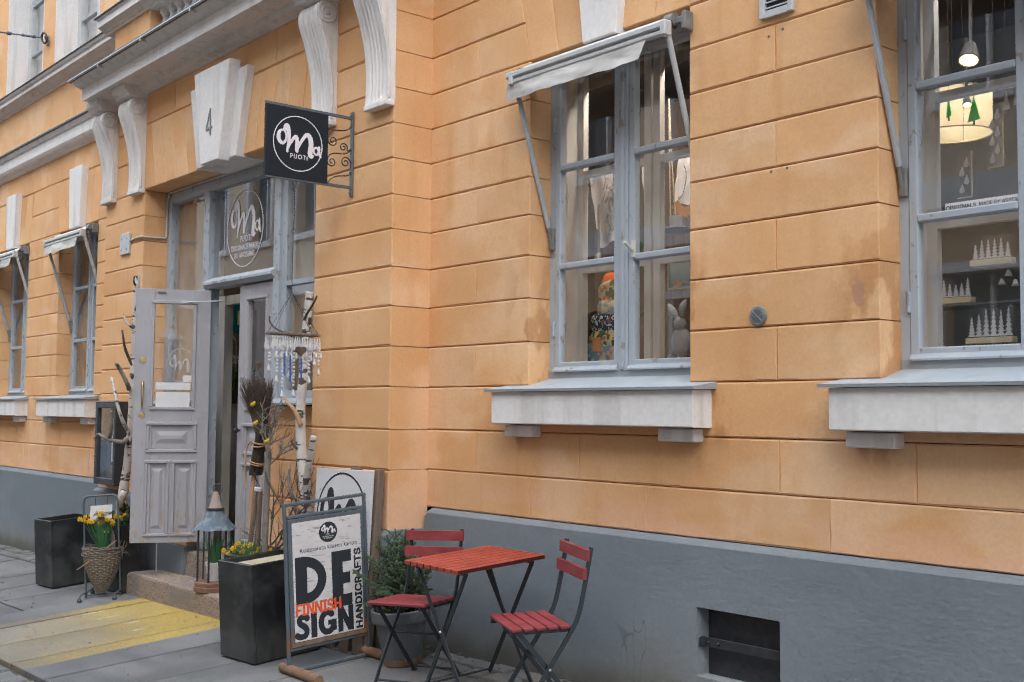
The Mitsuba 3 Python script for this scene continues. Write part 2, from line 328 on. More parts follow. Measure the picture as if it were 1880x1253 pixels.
def birch(p, n, uv):
    d = fbm(p.x * 9 + p.y * 9, p.z * 46, p.x * 11 - p.y * 11, 3); patch = fbm(p.x * 12, p.z * 9, p.y * 12, 3)
    c = mix((0.58, 0.545, 0.52), (0.40, 0.355, 0.32), fbm(p.x * 25, p.z * 12, p.y * 25, 3) * 0.8)
    c = mix(c, (0.09, 0.075, 0.07), smoothstep(0.61, 0.67, d))
    return mix(c, (0.045, 0.038, 0.034), smoothstep(0.64, 0.70, patch))
bsdf('birch_bark', birch, 0.8, 0.2, lambda p, n, uv: fbm(p.x * 30, p.z * 60, p.y * 30, 3), 0.004)
bsdf('grey_twig', lambda p, n, uv: mix((0.13, 0.11, 0.10), (0.24, 0.215, 0.19), fbm(p.x * 40, p.z * 40, p.y * 40, 3)), 0.85, 0.2)
bsdf('dark_twig', lambda p, n, uv: mix((0.050, 0.037, 0.031), (0.115, 0.088, 0.072), fbm(p.x * 40, p.z * 40, p.y * 40, 2)), 0.85, 0.2)
bsdf('peeled_wood', lambda p, n, uv: mix((0.36, 0.20, 0.11), (0.47, 0.32, 0.20), fbm(p.x * 40, p.z * 6, p.y * 40, 3)), 0.7)
bsdf('old_wood', lambda p, n, uv: mix((0.10, 0.072, 0.055), (0.22, 0.165, 0.13), fbm(p.x * 50, p.z * 5, p.y * 50, 4)), 0.85, 0.2, lambda p, n, uv: fbm(p.x * 60, p.z * 6, p.y * 60, 3), 0.004)
bsdf('rust_wood', lambda p, n, uv: mix((0.12, 0.065, 0.042), (0.26, 0.165, 0.105), fbm(p.x * 25, p.z * 25, p.y * 25, 4)), 0.8, 0.2)
bsdf('wicker', lambda p, n, uv: mix((0.13, 0.105, 0.08), (0.27, 0.225, 0.175), fbm(p.x * 35, p.z * 60, p.y * 35, 3)), 0.8, 0.2)
bsdf('zinc_grey', lambda p, n, uv: mix((0.080, 0.088, 0.096), (0.130, 0.136, 0.142), fbm(p.x * 6, p.z * 6, p.y * 6, 4)), 0.6, 0.4)
bsdf('lantern_roof', lambda p, n, uv: mix((0.10, 0.135, 0.175), (0.20, 0.225, 0.25), smoothstep(0.45, 0.7, fbm(p.x * 22, p.z * 22, p.y * 22, 3))), 0.55)
bsdf('lantern_cap', (0.33, 0.26, 0.23), 0.7)
bsdf('lantern_wood', lambda p, n, uv: mix((0.14, 0.07, 0.045), (0.23, 0.125, 0.085), fbm(p.x * 30, p.y * 30, p.z * 60, 3)), 0.6)
def leaf(name, col, trans):
    scene[name] = {'type': 'principledthin', 'base_color': {'type': 'rgb', 'value': col}, 'roughness': 0.55, 'diff_trans': trans, 'spec_trans': 0.0, 'eta': 1.4}
leaf('needle_green', [0.09, 0.15, 0.09], 0.5); leaf('needle_pale', [0.185, 0.260, 0.160], 0.7)
leaf('daffodil_leaf', [0.085, 0.21, 0.095], 0.6); leaf('daffodil_yellow', [0.82, 0.58, 0.07], 0.7); leaf('daffodil_cup', [0.82, 0.48, 0.04], 0.6)
leaf('shade_cream', [0.80, 0.71, 0.52], 1.0); leaf('green_glass', [0.08, 0.92, 0.28], 1.8); leaf('plant_green', [0.05, 0.14, 0.055], 0.5)
scene['pane_glass'] = {'type': 'thindielectric', 'int_ior': 1.74}
scene['crystal'] = {'type': 'principled', 'base_color': {'type': 'rgb', 'value': [0.82, 0.82, 0.84]}, 'roughness': 0.06, 'spec_trans': 0.45, 'eta': 1.5}
scene['clear_card'] = {'type': 'thindielectric', 'int_ior': 1.5}
bsdf('grey_felt', (0.34, 0.335, 0.34), 0.9, 0.1)
bsdf('linen', lambda p, n, uv: mix((0.56, 0.54, 0.55), (0.47, 0.455, 0.46), fbm(p.x * 9, p.z * 5, p.y * 9, 3)), 0.9, 0.1)
bsdf('sticker_faint', (0.42, 0.41, 0.42), 0.7)
bsdf('room_wall', (0.10, 0.09, 0.075), 0.9, 0.1); bsdf('room_dark', (0.065, 0.074, 0.082), 0.9, 0.1)
bsdf('sign_white', (0.52, 0.51, 0.53), 0.6); bsdf('bright_linen', (0.74, 0.71, 0.71), 0.9, 0.1)
bsdf('ribbon_blue', (0.035, 0.085, 0.30), 0.5); bsdf('orange_cloth', (0.75, 0.14, 0.02), 0.8, 0.1)
bsdf('teal_cloth', (0.0, 0.13, 0.15), 0.8, 0.1); bsdf('tag_cream', (0.62, 0.52, 0.34), 0.7)
bsdf('ink', (0.022, 0.026, 0.032), 0.6, 0.3); bsdf('orange_ink', (0.70, 0.095, 0.030), 0.6, 0.3)
# ------------------------------------------------------------------ ground
road = structure('road')
m = MB()
xs = np.linspace(-60, 40, 26)
def strip(ya, za, yb, zb):
    v, f = [], []
    for x in xs: v += [(x, ya, za + .019 * x), (x, yb, zb + .019 * x)]
    for i in range(len(xs) - 1): f.append((2 * i, 2 * i + 2, 2 * i + 3, 2 * i + 1))
    m.add(v, f)
strip(-5.6, -.05, -3.2, -.10); strip(-3.2, -.10, 0.6, .03); strip(0.6, .03, 2.40, .088 * 2.40 - .02)
put(road, m, 'joint_dirt')
far = structure('ground'); put(far, MB().box(-180, 180, -180, 180, -6.2, -6.0), 'joint_dirt')
# street cobbles by the kerb: the nearest ones are stones of their own
def cobble(x0, x1, y0, y1, dz=0.0, h=.07, jit=.012):
    p = []
    j = lambda: R(-jit, jit)
    cs = [(x0 + j(), y0 + j()), (x1 + j(), y0 + j()), (x1 + j(), y1 + j()), (x0 + j(), y1 + j())]
    cx, cy = np.mean(cs, axis=0); t = R(-.006, .006)
    for x, y in cs:
        p.append((x, y, gz(x, y) + dz - h)); p.append((cx + (x - cx) * .97, cy + (y - cy) * .97, gz(x, y) + dz - .012 + t)); p.append((cx + (x - cx) * .84, cy + (y - cy) * .84, gz(x, y) + dz + t))
    return MB().hull(p)
for row in range(4):
    y1 = 2.385 - row * .17; x = -10.2 + R(0, .15)
    while x < -6.4:
        w = R(.16, .24); k = cobble(x, x + w - .012, y1 - .155, y1, dz=-.012)
        part(road, 'cobblestone', k, 'cobble_granite', 40); x += w
mm = MB()
for row in range(4, 12):
    y1 = 2.385 - row * .17; x = -12 + R(0, .15)
    while x < -3:
        w = R(.16, .24); mm.join(cobble(x, x + w - .012, y1 - .155, y1, dz=-.012 - max(0, row - 9) * .01)); x += w
part(road, 'cobble_field', mm, 'cobble_granite', 40, kind='stuff')
pav = structure('pavement')
m = MB(); v = [(-30, 2.39), (8, 2.39), (8, 4.8), (-30, 4.8)]
m.add([(x, y, gz(x, y) - .035) for x, y in v], [(0, 1, 2, 3)]); put(pav, m, 'joint_dirt')
xj = [-8.56 + .645 * k + (R(-.05, .05) if k not in (-1, 0, 1, 2) else 0) for k in range(-16, 14)]
for i in range(len(xj) - 1):
    a, b = xj[i], xj[i + 1]; sk = .05
    ys = [2.415, 4.02 + R(-.02, .02)]
    if i % 3 == 1: ys.insert(1, R(3.0, 3.5) if b < -9.5 or a > -6.6 else 3.9)
    for ya, yb in zip(ys[:-1], ys[1:]):
        g_, t = .011, R(-.004, .004); p = []
        for x, y in ((a + g_, ya + g_), (b - g_, ya + g_), (b - g_, yb - g_), (a + g_, yb - g_)):
            s = sk * (y - 3.2) + R(-.004, .004); cxx, cyy = (a + b) / 2, (ya + yb) / 2
            p += [(x + s, y, gz(x, y) - .06), (x + s, y, gz(x, y) + t - .005), (x + s + math.copysign(.005, cxx - x), y + math.copysign(.005, cyy - y), gz(x, y) + t)]
        part(pav, 'slab', MB().hull(p), f'paving_granite_{int(rng.integers(3))}')
for row in range(2):                                            # the narrow strip of setts along the foot of the wall
    x = -15.2 + row * .1
    while x < -2.2:
        w = R(.16, .30); y0 = 4.045 + row * .135
        if not (-11 < x < -5.95): part(pav, 'cobblestone', cobble(x, x + w - .014, y0, y0 + .122, dz=-.002, jit=.008), 'cobble_granite', 40)
        x += w

# ------------------------------------------------------------------ the building
B = thing('building', 'ochre rendered street house with white trim, grey plinth and a ground floor shop', 'building')
CR = [1.115, 1.354, 1.608, 1.875, 2.130, 2.383, 2.633, 2.872, 3.093, 3.324, 3.552, 3.780, 4.020, 4.280, 4.555]
CL = [1.015, 1.316, 1.585, 1.862, 2.084, 2.318, 2.552, 2.783, 3.005, 3.228, 3.455, 3.680, 3.975, 4.264, 4.555]
WALL = MB()                                                      # the ground of the joints, behind the blocks
def prism(poly, y0, y1, ch, wob=0.0):
    """block face: polygon in x-z whose front edge at y0 is chamfered by ch"""
    poly = sg.polygon.orient(poly, 1.0); out = MB(); o = np.array(poly.exterior.coords)[:-1]
    if wob:                                                      # hand-made edges: split the long ones and let them wander
        q = []
        for a, b in zip(o, np.roll(o, -1, axis=0)):
            L = np.hypot(*(b - a)); k = max(1, int(L / .075)); t = (b - a) / L; nn = np.array([-t[1], t[0]])
            for j in range(k):
                p = a + (b - a) * j / k
                if j: p = p + nn * (meshkit.fbm(np.array([p[0] * 11 + 40, p[1] * 11 + 40, y0 * 3]), 3) - .5) * wob
                q.append(p)
        o = np.array(q)
    e = np.roll(o, -1, axis=0) - o; e /= np.linalg.norm(e, axis=1, keepdims=True) + 1e-12
    nl = np.stack([-e[:, 1], e[:, 0]], 1); np_ = np.roll(nl, 1, axis=0)
    mi_ = (nl + np_) / np.maximum(1 + (nl * np_).sum(1, keepdims=True), .4)
    i = o + mi_ * ch; n = len(o); yc = y0 + ch * 1.1
    v = [(a, y0, b) for a, b in i] + [(a, yc, b) for a, b in o] + [(a, y1, b) for a, b in o]
    f = []
    for k in range(n):
        l = (k + 1) % n
        f += [(k, n + k, n + l), (k, n + l, l), (n + k, 2 * n + k, 2 * n + l), (n + k, 2 * n + l, n + l)]
    tv, tf = trimesh.creation.triangulate_polygon(sg.Polygon(i), engine='earcut')
    idx = [int(np.argmin(np.hypot(i[:, 0] - q[0], i[:, 1] - q[1]))) for q in tv]
    for t in tf: f.append((idx[t[0]], idx[t[1]], idx[t[2]]))
    return out.add(v, f)
def rusticate(x0, x1, yf, courses, joints, holes=(), depth=.30, k0=0, k1=None, mat=None):
    """lay blocks course by course; joints(k) gives the upright joints of course k"""
    cut = unary_union([sg.Polygon(h) if len(h) > 2 else sg.box(*h[0], *h[1]) for h in holes]) if holes else None
    for k in range(k0, (len(courses) - 1) if k1 is None else k1):
        xs_ = [x0] + [j for j in sorted(joints(k)) if x0 + .05 < j < x1 - .05] + [x1]
        for a, b in zip(xs_[:-1], xs_[1:]):
            w = lambda: R(-.0016, .0016)
            za, zb = courses[k], courses[k + 1]; g_ = .0034
            cell = sg.Polygon([(a, za + g_ + w()), (b, za + g_ + w()), (b, zb - g_ + w()), (a, zb - g_ + w())]); full = sg.box(a, za, b, zb)
            if cut is not None: cell, full = cell.difference(cut), full.difference(cut)
            for q in getattr(cell, 'geoms', [cell]):
                q = q.simplify(.001)
                if q.is_empty or q.area < .0015: continue
                part(B, 'wall__block', prism(q, yf + R(-.001, .001), yf + depth, (.0055 if x0 > -7 else .0075), .0085), mat or OCHRE[int(rng.integers(3))])
            for q in getattr(full, 'geoms', [full]):
                q = q.buffer(-.002)
                if q.is_empty or q.geom_type != 'Polygon': continue
                WALL.join(prism(q, yf + .0060, yf + depth - .004, .0005))
def fan(cx, half, zb, zt, yf, n, key_half_b, key_half_t, spread, depth, skip_key=True):
    """flat arch of wedge stones over an opening, n stones on each side of the keystone; returns its outline"""
    for s in (-1, 1):
        for i in range(n):
            f0, f1 = i / n, (i + 1) / n
            b0, b1 = key_half_b + (half - key_half_b) * f0, key_half_b + (half - key_half_b) * f1
            t0, t1 = key_half_t + (half + spread - key_half_t) * f0, key_half_t + (half + spread - key_half_t) * f1
            q = sg.Polygon([(cx + s * b0, zb), (cx + s * b1, zb), (cx + s * t1, zt - .005), (cx + s * t0, zt - .005)])
            part(B, 'wall__wedge_stone', prism(q, yf, yf + depth, .009 if cx < -7 else .006), OCHRE[int(rng.integers(3))])
    o = [(cx - half - spread, zt), (cx - half, zb), (cx + half, zb), (cx + half + spread, zt)]
    WALL.join(prism(sg.Polygon(o).buffer(-.003), yf + .0060, yf + depth - .004, .0005))
    return o
YM, YR, YF = 4.36, 4.06, 4.52          # main wall, projecting bay, window frames
WR = [(-5.05, -3.83), (-2.76, -1.54)]; WL = [(-13.085, -11.92), (-15.30, -14.135)]
holes = []
for a, b in WR: holes += [[(a, 1.86), (b, 3.781)]]; holes.append(fan((a + b) / 2, .61, 3.78, 4.28, YM, 2, .13, .19, .12, .3))
def jr(k):
    if k == 0: return [-5.03, -4.12, -3.02, -1.9, -.8]
    if k == 1: return [-5.53, -4.62, -3.29, -2.6, -1.2]
    if k == 2: return []
    r = [-5.05, -3.83, -2.76, -1.54] if k > 2 else []
    return r + ([-5.55, -3.30, -.95] if k % 2 == 1 and k < 12 else [])
rusticate(-6.06, .6, YM, CR, jr, holes)
hl = []
for a, b in WL: hl += [[(a, 1.86), (b, 3.681)]]; hl.append(fan((a + b) / 2, .583, 3.68, 4.262, YM, 2, .13, .20, .13, .3))
def jl(k):
    if k == 0: return [-14.14, -13.08, -11.97]
    if k == 1: return [-14.34, -13.56, -12.86, -11.6]
    r = [a for w in WL for a in w] if k > 2 else []
    return r + ([-13.60] if k % 2 == 1 and k < 13 else ([-14.05, -13.57, -13.07, -12.0] if k == 13 else []))
rusticate(-16.6, -10.9, YM, CL, jl, hl)
# projecting entrance bay
EX0, EX1 = -9.99, -6.985
eo = fan(-8.49, 1.505, 3.682, 4.275, YR, 5, .36, .50, .10, .23)
rusticate(-8.49, -6.03, YR, CR, lambda k: [-7.585] if k == 13 else [], [[(-8.6, .1), (EX1, 3.683)], eo], .30, 1)
rusticate(-10.9, -8.49, YR, CL, lambda k: [-9.37] if k == 13 else [], [[(EX0, .1), (-8.4, 3.683)], eo], .46, 1)
for a, b, C in ((-10.9, EX0, CL), (EX1, -6.03, CR)):             # lowest course of the bay
    part(B, 'wall__block', prism(sg.box(a, .985, b, C[1] - .006), YR, YR + .3, .0045), OCHRE[1])
    WALL.box(a + .003, b - .003, YR + .013, YR + .29, .985, C[1])
for a, b in ((-10.0 + .005, -9.22), (-7.86, EX1 - .003)):        # the low walls below the side lights
    for z0, z1 in ((.58, 1.078), (1.09, 1.352), (1.364, 1.602), (1.614, 1.755)):
        part(B, 'wall__block', prism(sg.box(a, z0, b, z1), 4.19, 4.35, .0045), OCHRE[int(rng.integers(3))])
    WALL.box(a + .004, b - .004, 4.203, 4.345, .58, 1.755)
    part(B, 'window_sill', MB().hull([(x, y, z) for x in (a, b) for y, z in ((4.085, 1.762), (4.085, 1.775), (4.275, 1.815), (4.275, 1.762))]), 'sill_metal')
# upper wall behind the cornices and the balcony
up = sg.box(-18, 4.557, .6, 8.2)
for x0 in (-13.42, -15.22): up = up.difference(sg.box(x0, 5.56, x0 + 1.36, 7.6))
for x0 in (-10.4, -8.9): up = up.difference(sg.box(x0, 5.0, x0 + 1.3, 7.6))
UW = MB().poly(up, .30, frame((0, 4.655, 0), (1, 0, 0), (0, 0, 1)))
part(B, 'upper_wall', UW, 'ochre_render_1')
# plinths
pl = MB()
hx = (-3.736, -3.262, .474, .785)
sh = sg.Polygon([(-5.99, -.15), (-5.99, 1.06), (-5.96, 1.085), (.6, 1.085), (.6, -.15)]).difference(sg.box(hx[0], hx[2], hx[1], hx[3]).buffer(.012).buffer(-.004))
pl.poly(sh, .13, frame((0, 4.44, 0), (1, 0, 0), (0, 0, 1)))
pl.extrude_x([(4.312, 1.085), (4.318, 1.092), (4.362, 1.112), (4.44, 1.112), (4.44, 1.085)], -5.975, .6)
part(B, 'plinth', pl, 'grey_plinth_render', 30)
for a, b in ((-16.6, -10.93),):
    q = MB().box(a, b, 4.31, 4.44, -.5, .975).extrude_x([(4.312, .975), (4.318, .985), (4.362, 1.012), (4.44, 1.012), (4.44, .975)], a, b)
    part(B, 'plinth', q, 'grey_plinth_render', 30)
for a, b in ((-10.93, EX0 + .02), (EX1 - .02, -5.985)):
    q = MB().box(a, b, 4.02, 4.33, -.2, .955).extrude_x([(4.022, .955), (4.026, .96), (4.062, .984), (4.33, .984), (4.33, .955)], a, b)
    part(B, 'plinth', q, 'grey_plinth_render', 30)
for a, b in ((EX0 + .02, -9.2), (-7.88, EX1 - .02)): part(B, 'plinth', MB().box(a, b, 4.16, 4.35, 0, .58), 'grey_plinth_render')
part(B, 'wall', WALL, 'ochre_render_0')
# cellar opening
ch_ = part(B, 'cellar_hatch', MB().box(hx[0] - .02, hx[1] + .02, 4.40, 4.43, hx[2] - .02, hx[3] + .02), 'black_iron', label='dark iron cellar hatch in the grey plinth')
part(ch_, 'strap', MB().beam((-3.80, 4.352, .628), (-3.18, 4.352, .628), .008, .046, c=.002).beam((-3.729, 4.318, .628), (-3.729, 4.352, .628), .006, .046), 'black_iron')
for x in (-3.70, -3.64): part(ch_, 'bolt', MB().mesh(trimesh.creation.icosphere(1, .007)).xf(frame((x, 4.345, .628), (1, 0, 0), (0, 1, 0))), 'black_iron')

# keystones
def keystone(cx, zb, zt, hb, ht, y0, y1):
    q = sg.Polygon([(cx - hb, zb), (cx + hb, zb), (cx + ht, zt), (cx - ht, zt)])
    return prism(q, y0, y1, .006)
for a, b in WR: part(B, 'keystone', keystone((a + b) / 2 + .01, 3.752, 4.40, .128, .205, 4.305, 4.66), 'white_plaster')
for a, b in WL: part(B, 'keystone', keystone((a + b) / 2 + .06, 3.655, 4.315, .145, .195, 4.29, 4.66), 'white_plaster')
ks = part(B, 'keystone', keystone(-8.43, 3.668, 4.345, .345, .50, 3.995, 4.30), 'white_plaster', label='stepped white keystone over the entrance')
part(ks, 'raised_block', keystone(-8.355, 3.648, 4.405, .155, .31, 3.905, 4.0), 'white_plaster')
num = stroke([(.075, 0), (.068, .20), (0, .045), (.10, .052)], [.009, .008, .008, .008])
part(ks, 'house_number', MB().poly(num, .004, XZ(-8.41, 3.902, 3.865)), 'cast_metal')

# string course, upper cornice, balcony slab
part(B, 'string_course', MB().extrude_x([(4.40, 4.548), (4.345, 4.548), (4.325, 4.565), (4.30, 4.578), (4.272, 4.585), (4.258, 4.598), (4.252, 4.612), (4.245, 4.620), (4.245, 4.735), (4.222, 4.742), (4.205, 4.765), (4.195, 4.775), (4.40, 4.80)], -18, -10.88), 'white_plaster', 25)
part(B, 'gutter_flashing', MB().extrude_x([(4.188, 4.777), (4.182, 4.79), (4.185, 4.806), (4.40, 4.83), (4.40, 4.802)], -18, -10.85), 'dark_flashing')
part(B, 'cornice', MB().extrude_x([(4.40, 5.37), (4.345, 5.37), (4.335, 5.385), (4.31, 5.39), (4.285, 5.402), (4.262, 5.425), (4.25, 5.43), (4.215, 5.432), (4.215, 5.472), (4.195, 5.482), (4.18, 5.505), (4.40, 5.53)], -18, -10.36), 'white_plaster', 25)
part(B, 'gutter_flashing', MB().extrude_x([(4.172, 5.506), (4.168, 5.517), (4.40, 5.545), (4.40, 5.532)], -18, -10.40), 'dark_flashing')
bal = part(B, 'balcony', MB().extrude_x([(4.10, 4.548), (4.05, 4.548), (4.035, 4.558), (4.00, 4.566), (3.975, 4.58), (3.962, 4.602), (3.955, 4.61), (3.785, 4.612), (3.780, 4.604), (3.77, 4.604), (3.77, 4.715), (3.745, 4.722), (3.715, 4.735), (3.695, 4.752), (3.672, 4.762), (3.672, 4.772), (4.10, 4.79)], -10.83, -5.9), 'white_plaster', 25)
part(bal, 'gutter', MB().extrude_x([(3.664, 4.768), (3.652, 4.776), (3.655, 4.800), (4.36, 4.83), (4.36, 4.792)], -10.87, -5.88), 'dark_flashing')
part(bal, 'gutter_rail', MB().tube([(-10.86, 3.648, 4.772), (-5.9, 3.648, 4.772)], .010, 8), 'steel_bright', True)
for x in np.arange(-10.1, -6.2, .95): part(bal, 'gutter_bracket', MB().box(x, x + .02, 3.64, 3.70, 4.745, 4.772), 'steel_bright')
part(bal, 'pedestal', MB().box(-10.37, -9.58, 3.90, 4.36, 4.83, 5.20), 'ochre_render_1')
part(bal, 'coping', MB().extrude_x([(4.36, 5.185), (3.88, 5.185), (3.875, 5.20), (3.855, 5.205), (3.835, 5.225), (3.80, 5.24), (3.80, 5.30), (3.78, 5.315), (4.36, 5.35)], -10.55, -5.9), 'white_plaster', 25)
part(bal, 'gutter_flashing', MB().extrude_x([(3.772, 5.317), (3.768, 5.328), (4.36, 5.37), (4.36, 5.352)], -10.58, -5.9), 'dark_flashing')
part(bal, 'plinth_rail', MB().box(-9.58, -5.9, 3.93, 4.09, 4.815, 4.90), 'white_plaster')
bp = [(.0, 0), (.058, 0), (.058, .03), (.045, .035), (.04, .05), (.05, .075), (.055, .105), (.045, .15), (.03, .19), (.027, .215), (.042, .23), (.042, .245), (.056, .25), (.056, .285), (0, .285)]
for i in range(17): part(bal, 'baluster', MB().lathe([(r, z) for r, z in bp], 14, (-9.49 + .148 * i, 4.01, 4.90)), 'white_plaster', 40)

# scroll consoles under the balcony
def console(x1):
    x0 = x1 - .25
    cen = [(3.985, 4.505), (3.935, 4.497), (3.905, 4.465), (3.893, 4.42), (3.897, 4.375), (3.912, 4.33), (3.938, 4.26), (3.965, 4.17), (3.985, 4.09), (4.0, 4.0), (4.008, 3.90), (4.009, 3.80), (4.006, 3.72), (4.003, 3.69)]
    c = spline(cen, 5); nx = 65; xs_ = np.linspace(0, 1, nx)
    fl = np.zeros(nx)
    for a in (.20, .36, .52, .68): fl += np.exp(-((xs_ - a - .05) / .05) ** 4)
    fl = np.clip(fl, 0, 1) * .018
    fl[0] = fl[-1] = 0
    v = np.array([[(x0 + .25 * u, y + d, z) for u, d in zip(xs_, fl * (1.0 if i > 2 and i < len(c) - 5 else 0.2))] for i, (y, z) in enumerate(c)]).reshape(-1, 3)
    i, j = np.meshgrid(np.arange(len(c) - 1), np.arange(nx - 1), indexing='ij')
    q = np.stack([i * nx + j, (i + 1) * nx + j, (i + 1) * nx + j + 1, i * nx + j + 1], -1).reshape(-1, 4)
    m = MB().add(v, q)
    side = sg.Polygon([(y, z) for y, z in c] + [(4.07, 3.69), (4.07, 4.505)])
    for x in (x0, x1 - .004): m.poly(side, .004, np.array([[0, 0, 1, x], [1, 0, 0, 0], [0, 1, 0, 0], [0, 0, 0, 1.0]]))
    m.box(x0 + .004, x1 - .004, 4.02, 4.07, 3.70, 4.50)
    k = part(B, 'console', m, 'white_plaster', 40)
    part(k, 'foot', MB().box(x0 - .006, x1 + .006, 3.995, 4.062, 3.655, 3.69, .004), 'white_plaster')
    part(k, 'abacus', MB().extrude_x([(4.07, 4.506), (3.905, 4.506), (3.885, 4.515), (3.875, 4.535), (3.848, 4.548), (3.84, 4.56), (3.835, 4.61), (4.07, 4.61)], x0 - .02, x1 + .02), 'white_plaster', 25)
    part(k, 'rosette', MB().lathe([(0, .014), (.018, .014), (.022, .004), (.030, .004), (.034, .012), (.046, .012), (.050, .004), (.058, .004), (.063, .012), (.072, .010), (.076, 0)], 28).xf(frame((x1, 3.972, 4.425), (0, 1, 0), (0, 0, 1))), 'white_plaster', 30)
    for x in (x1, x0):
        sp = []
        for t in np.linspace(0, 5.2 * math.pi, 70):
            r = .072 * (1 - t / (5.9 * math.pi)); sp.append((x, 3.972 + r * math.cos(t - 1.2), 4.425 + r * math.sin(t - 1.2)))
        tail = [(x, y + .016, z) for y, z in c[24:]]
        part(k, 'volute', MB().tube([(x, 3.93, 4.35)] + tail[:-3], .008, 5), 'white_plaster', True)
for x1 in (-10.64, -9.985, -6.725, -6.03): console(x1)

# ------------------------------------------------------------------ windows
def window(x0, x1, z0, dz, interior='room_wall'):
    w, cx = x1 - x0, (x0 + x1) / 2; z1 = 3.78 + dz + .01
    W_ = part(B, 'window', MB().box(x0, x0 + .045, YF, YF + .09, z0, z1).box(x1 - .045, x1, YF, YF + .09, z0, z1).box(x0 + .045, x1 - .045, YF, YF + .09, z1 - .06, z1).box(x0 + .045, x1 - .045, YF + .002, YF + .09, z0, z0 + .035)
              .box(cx - .035, cx + .035, YF - .012, YF + .09, z0 + .035, z1 - .06, .004).box(cx - .012, cx + .012, YF - .022, YF, z0 + .04, z1 - .07, .004), 'window_paint')
    t1, t2 = 3.15 + dz, 2.57 + dz
    for s, (a, b) in ((-1, (x0 + .047, cx - .036)), (1, (cx + .036, x1 - .047))):
        zs = [z0 + .037, t2, t1, z1 - .062]; st = .042
        fr = MB().box(a, a + st, YF - .004, YF + .045, zs[0], zs[3], .004).box(b - st, b, YF - .004, YF + .045, zs[0], zs[3], .004).box(a + st, b - st, YF - .003, YF + .045, zs[0], zs[0] + .06, .004).box(a + st, b - st, YF - .003, YF + .045, zs[3] - .04, zs[3], .004)
        for t in (t1, t2): fr.box(a + st, b - st, YF - .010, YF + .045, t - .018, t + .018, .006)
        part(W_, 'sash', fr, 'window_paint')
        part(W_, 'weatherboard', MB().hull([(x, y, z) for x in (a + .005, b - .005) for y, z in ((YF - .026, zs[0] + .004), (YF - .026, zs[0] + .012), (YF - .004, zs[0] + .034), (YF - .004, zs[0] + .004))]), 'window_paint')
        for p0, p1 in ((zs[0] + .06, t2 - .018), (t2 + .018, t1 - .018), (t1 + .018, zs[3] - .04)):
            put_ = MB().add([(a + st, YF + .02, p0), (b - st, YF + .02, p0), (b - st, YF + .02, p1), (a + st, YF + .02, p1)], [(0, 1, 2, 3)])
            part(W_, 'pane', put_, 'pane_glass')
        for zz, sx in ((z0 + .04, a), (z0 + .04, b - .07)): part(W_, 'corner_iron', MB().box(sx, sx + .07, YF - .0065, YF - .003, zz + .015, zz + .03), 'window_paint')
        for zz in (z0 + .25, z0 + 1.45): part(W_, 'hinge', MB().tube([(a - .004 if s < 0 else b + .004, YF - .008, zz), (a - .004 if s < 0 else b + .004, YF - .008, zz + .09)], .009, 8), 'window_paint', True)
    yi = 4.74                                                    # the inner casement
    inn = MB()
    for a, b in ((x0 + .0, cx - .01), (cx + .01, x1 - .0)):
        inn.box(a, a + .05, yi, yi + .04, z0, z1).box(b - .05, b, yi, yi + .04, z0, z1).box(a + .05, b - .05, yi, yi + .04, z0, z0 + .05).box(a + .05, b - .05, yi, yi + .04, t1 - .02, t1 + .02).box(a + .05, b - .05, yi, yi + .04, t2 - .017, t2 + .017)
    part(W_, 'inner_casement', inn, 'old_white_paint')
    part(W_, 'lining', MB().box(x0 - .03, x0, YF + .09, 4.79, z0 - .05, z1 + .05).box(x1, x1 + .03, YF + .09, 4.79, z0 - .05, z1 + .05).box(x0 - .03, x1 + .03, YF + .03, 5.05, z0 - .06, z0 - .012).box(x0, x1, YF + .09, 5.0, z1, z1 + .05), 'old_white_paint')
    return W_
def sill(x0, x1, dz, up):
    """white plaster sill block with its sheet-metal cover, on two corbels"""
    a, b = x0 - .165, x1 + .142
    S = part(B, 'window_sill', MB().hull([(x, y, z) for x in (a + .003, b) for y, z in ((4.222, 1.655 + dz), (4.218, 1.66 + dz), (4.218, 1.836 + dz), (4.37, 1.84 + dz), (4.37, 1.652 + dz))]), 'white_plaster')
    part(S, 'cover', MB().hull([(a - .04, 4.195, 1.838 + dz), (b + .03, 4.195, 1.838 + dz), (a - .04, 4.193, 1.852 + dz), (b + .03, 4.193, 1.852 + dz), (a - .035, 4.372, 1.878 + dz), (b + .028, 4.372, 1.878 + dz), (a - .035, 4.372, 1.842 + dz), (b + .028, 4.372, 1.842 + dz)]), 'sill_metal')
    part(S, 'cover', MB().hull([(x, y, z) for x in (x0 + .002, x1 - .002) for y, z in ((4.37, 1.852 + dz), (4.37, 1.8775 + dz), (4.53, up), (4.53, up - .04))]).box(x0 + .004, x1 - .004, YF - .008, YF + .0015, up - .01, up + .036), 'sill_metal')
    for c in (a + .035, b - .29): part(S, 'corbel', MB().box(c, c + .235, 4.287, 4.37, 1.582 + dz, 1.648 + dz, .006), 'white_plaster')
for a, b in WR: window(a, b, 1.915, 0); sill(a, b, 0, 1.925)
for a, b in WL: window(a, b, 1.87, -.1); sill(a, b, -.02, 1.875)
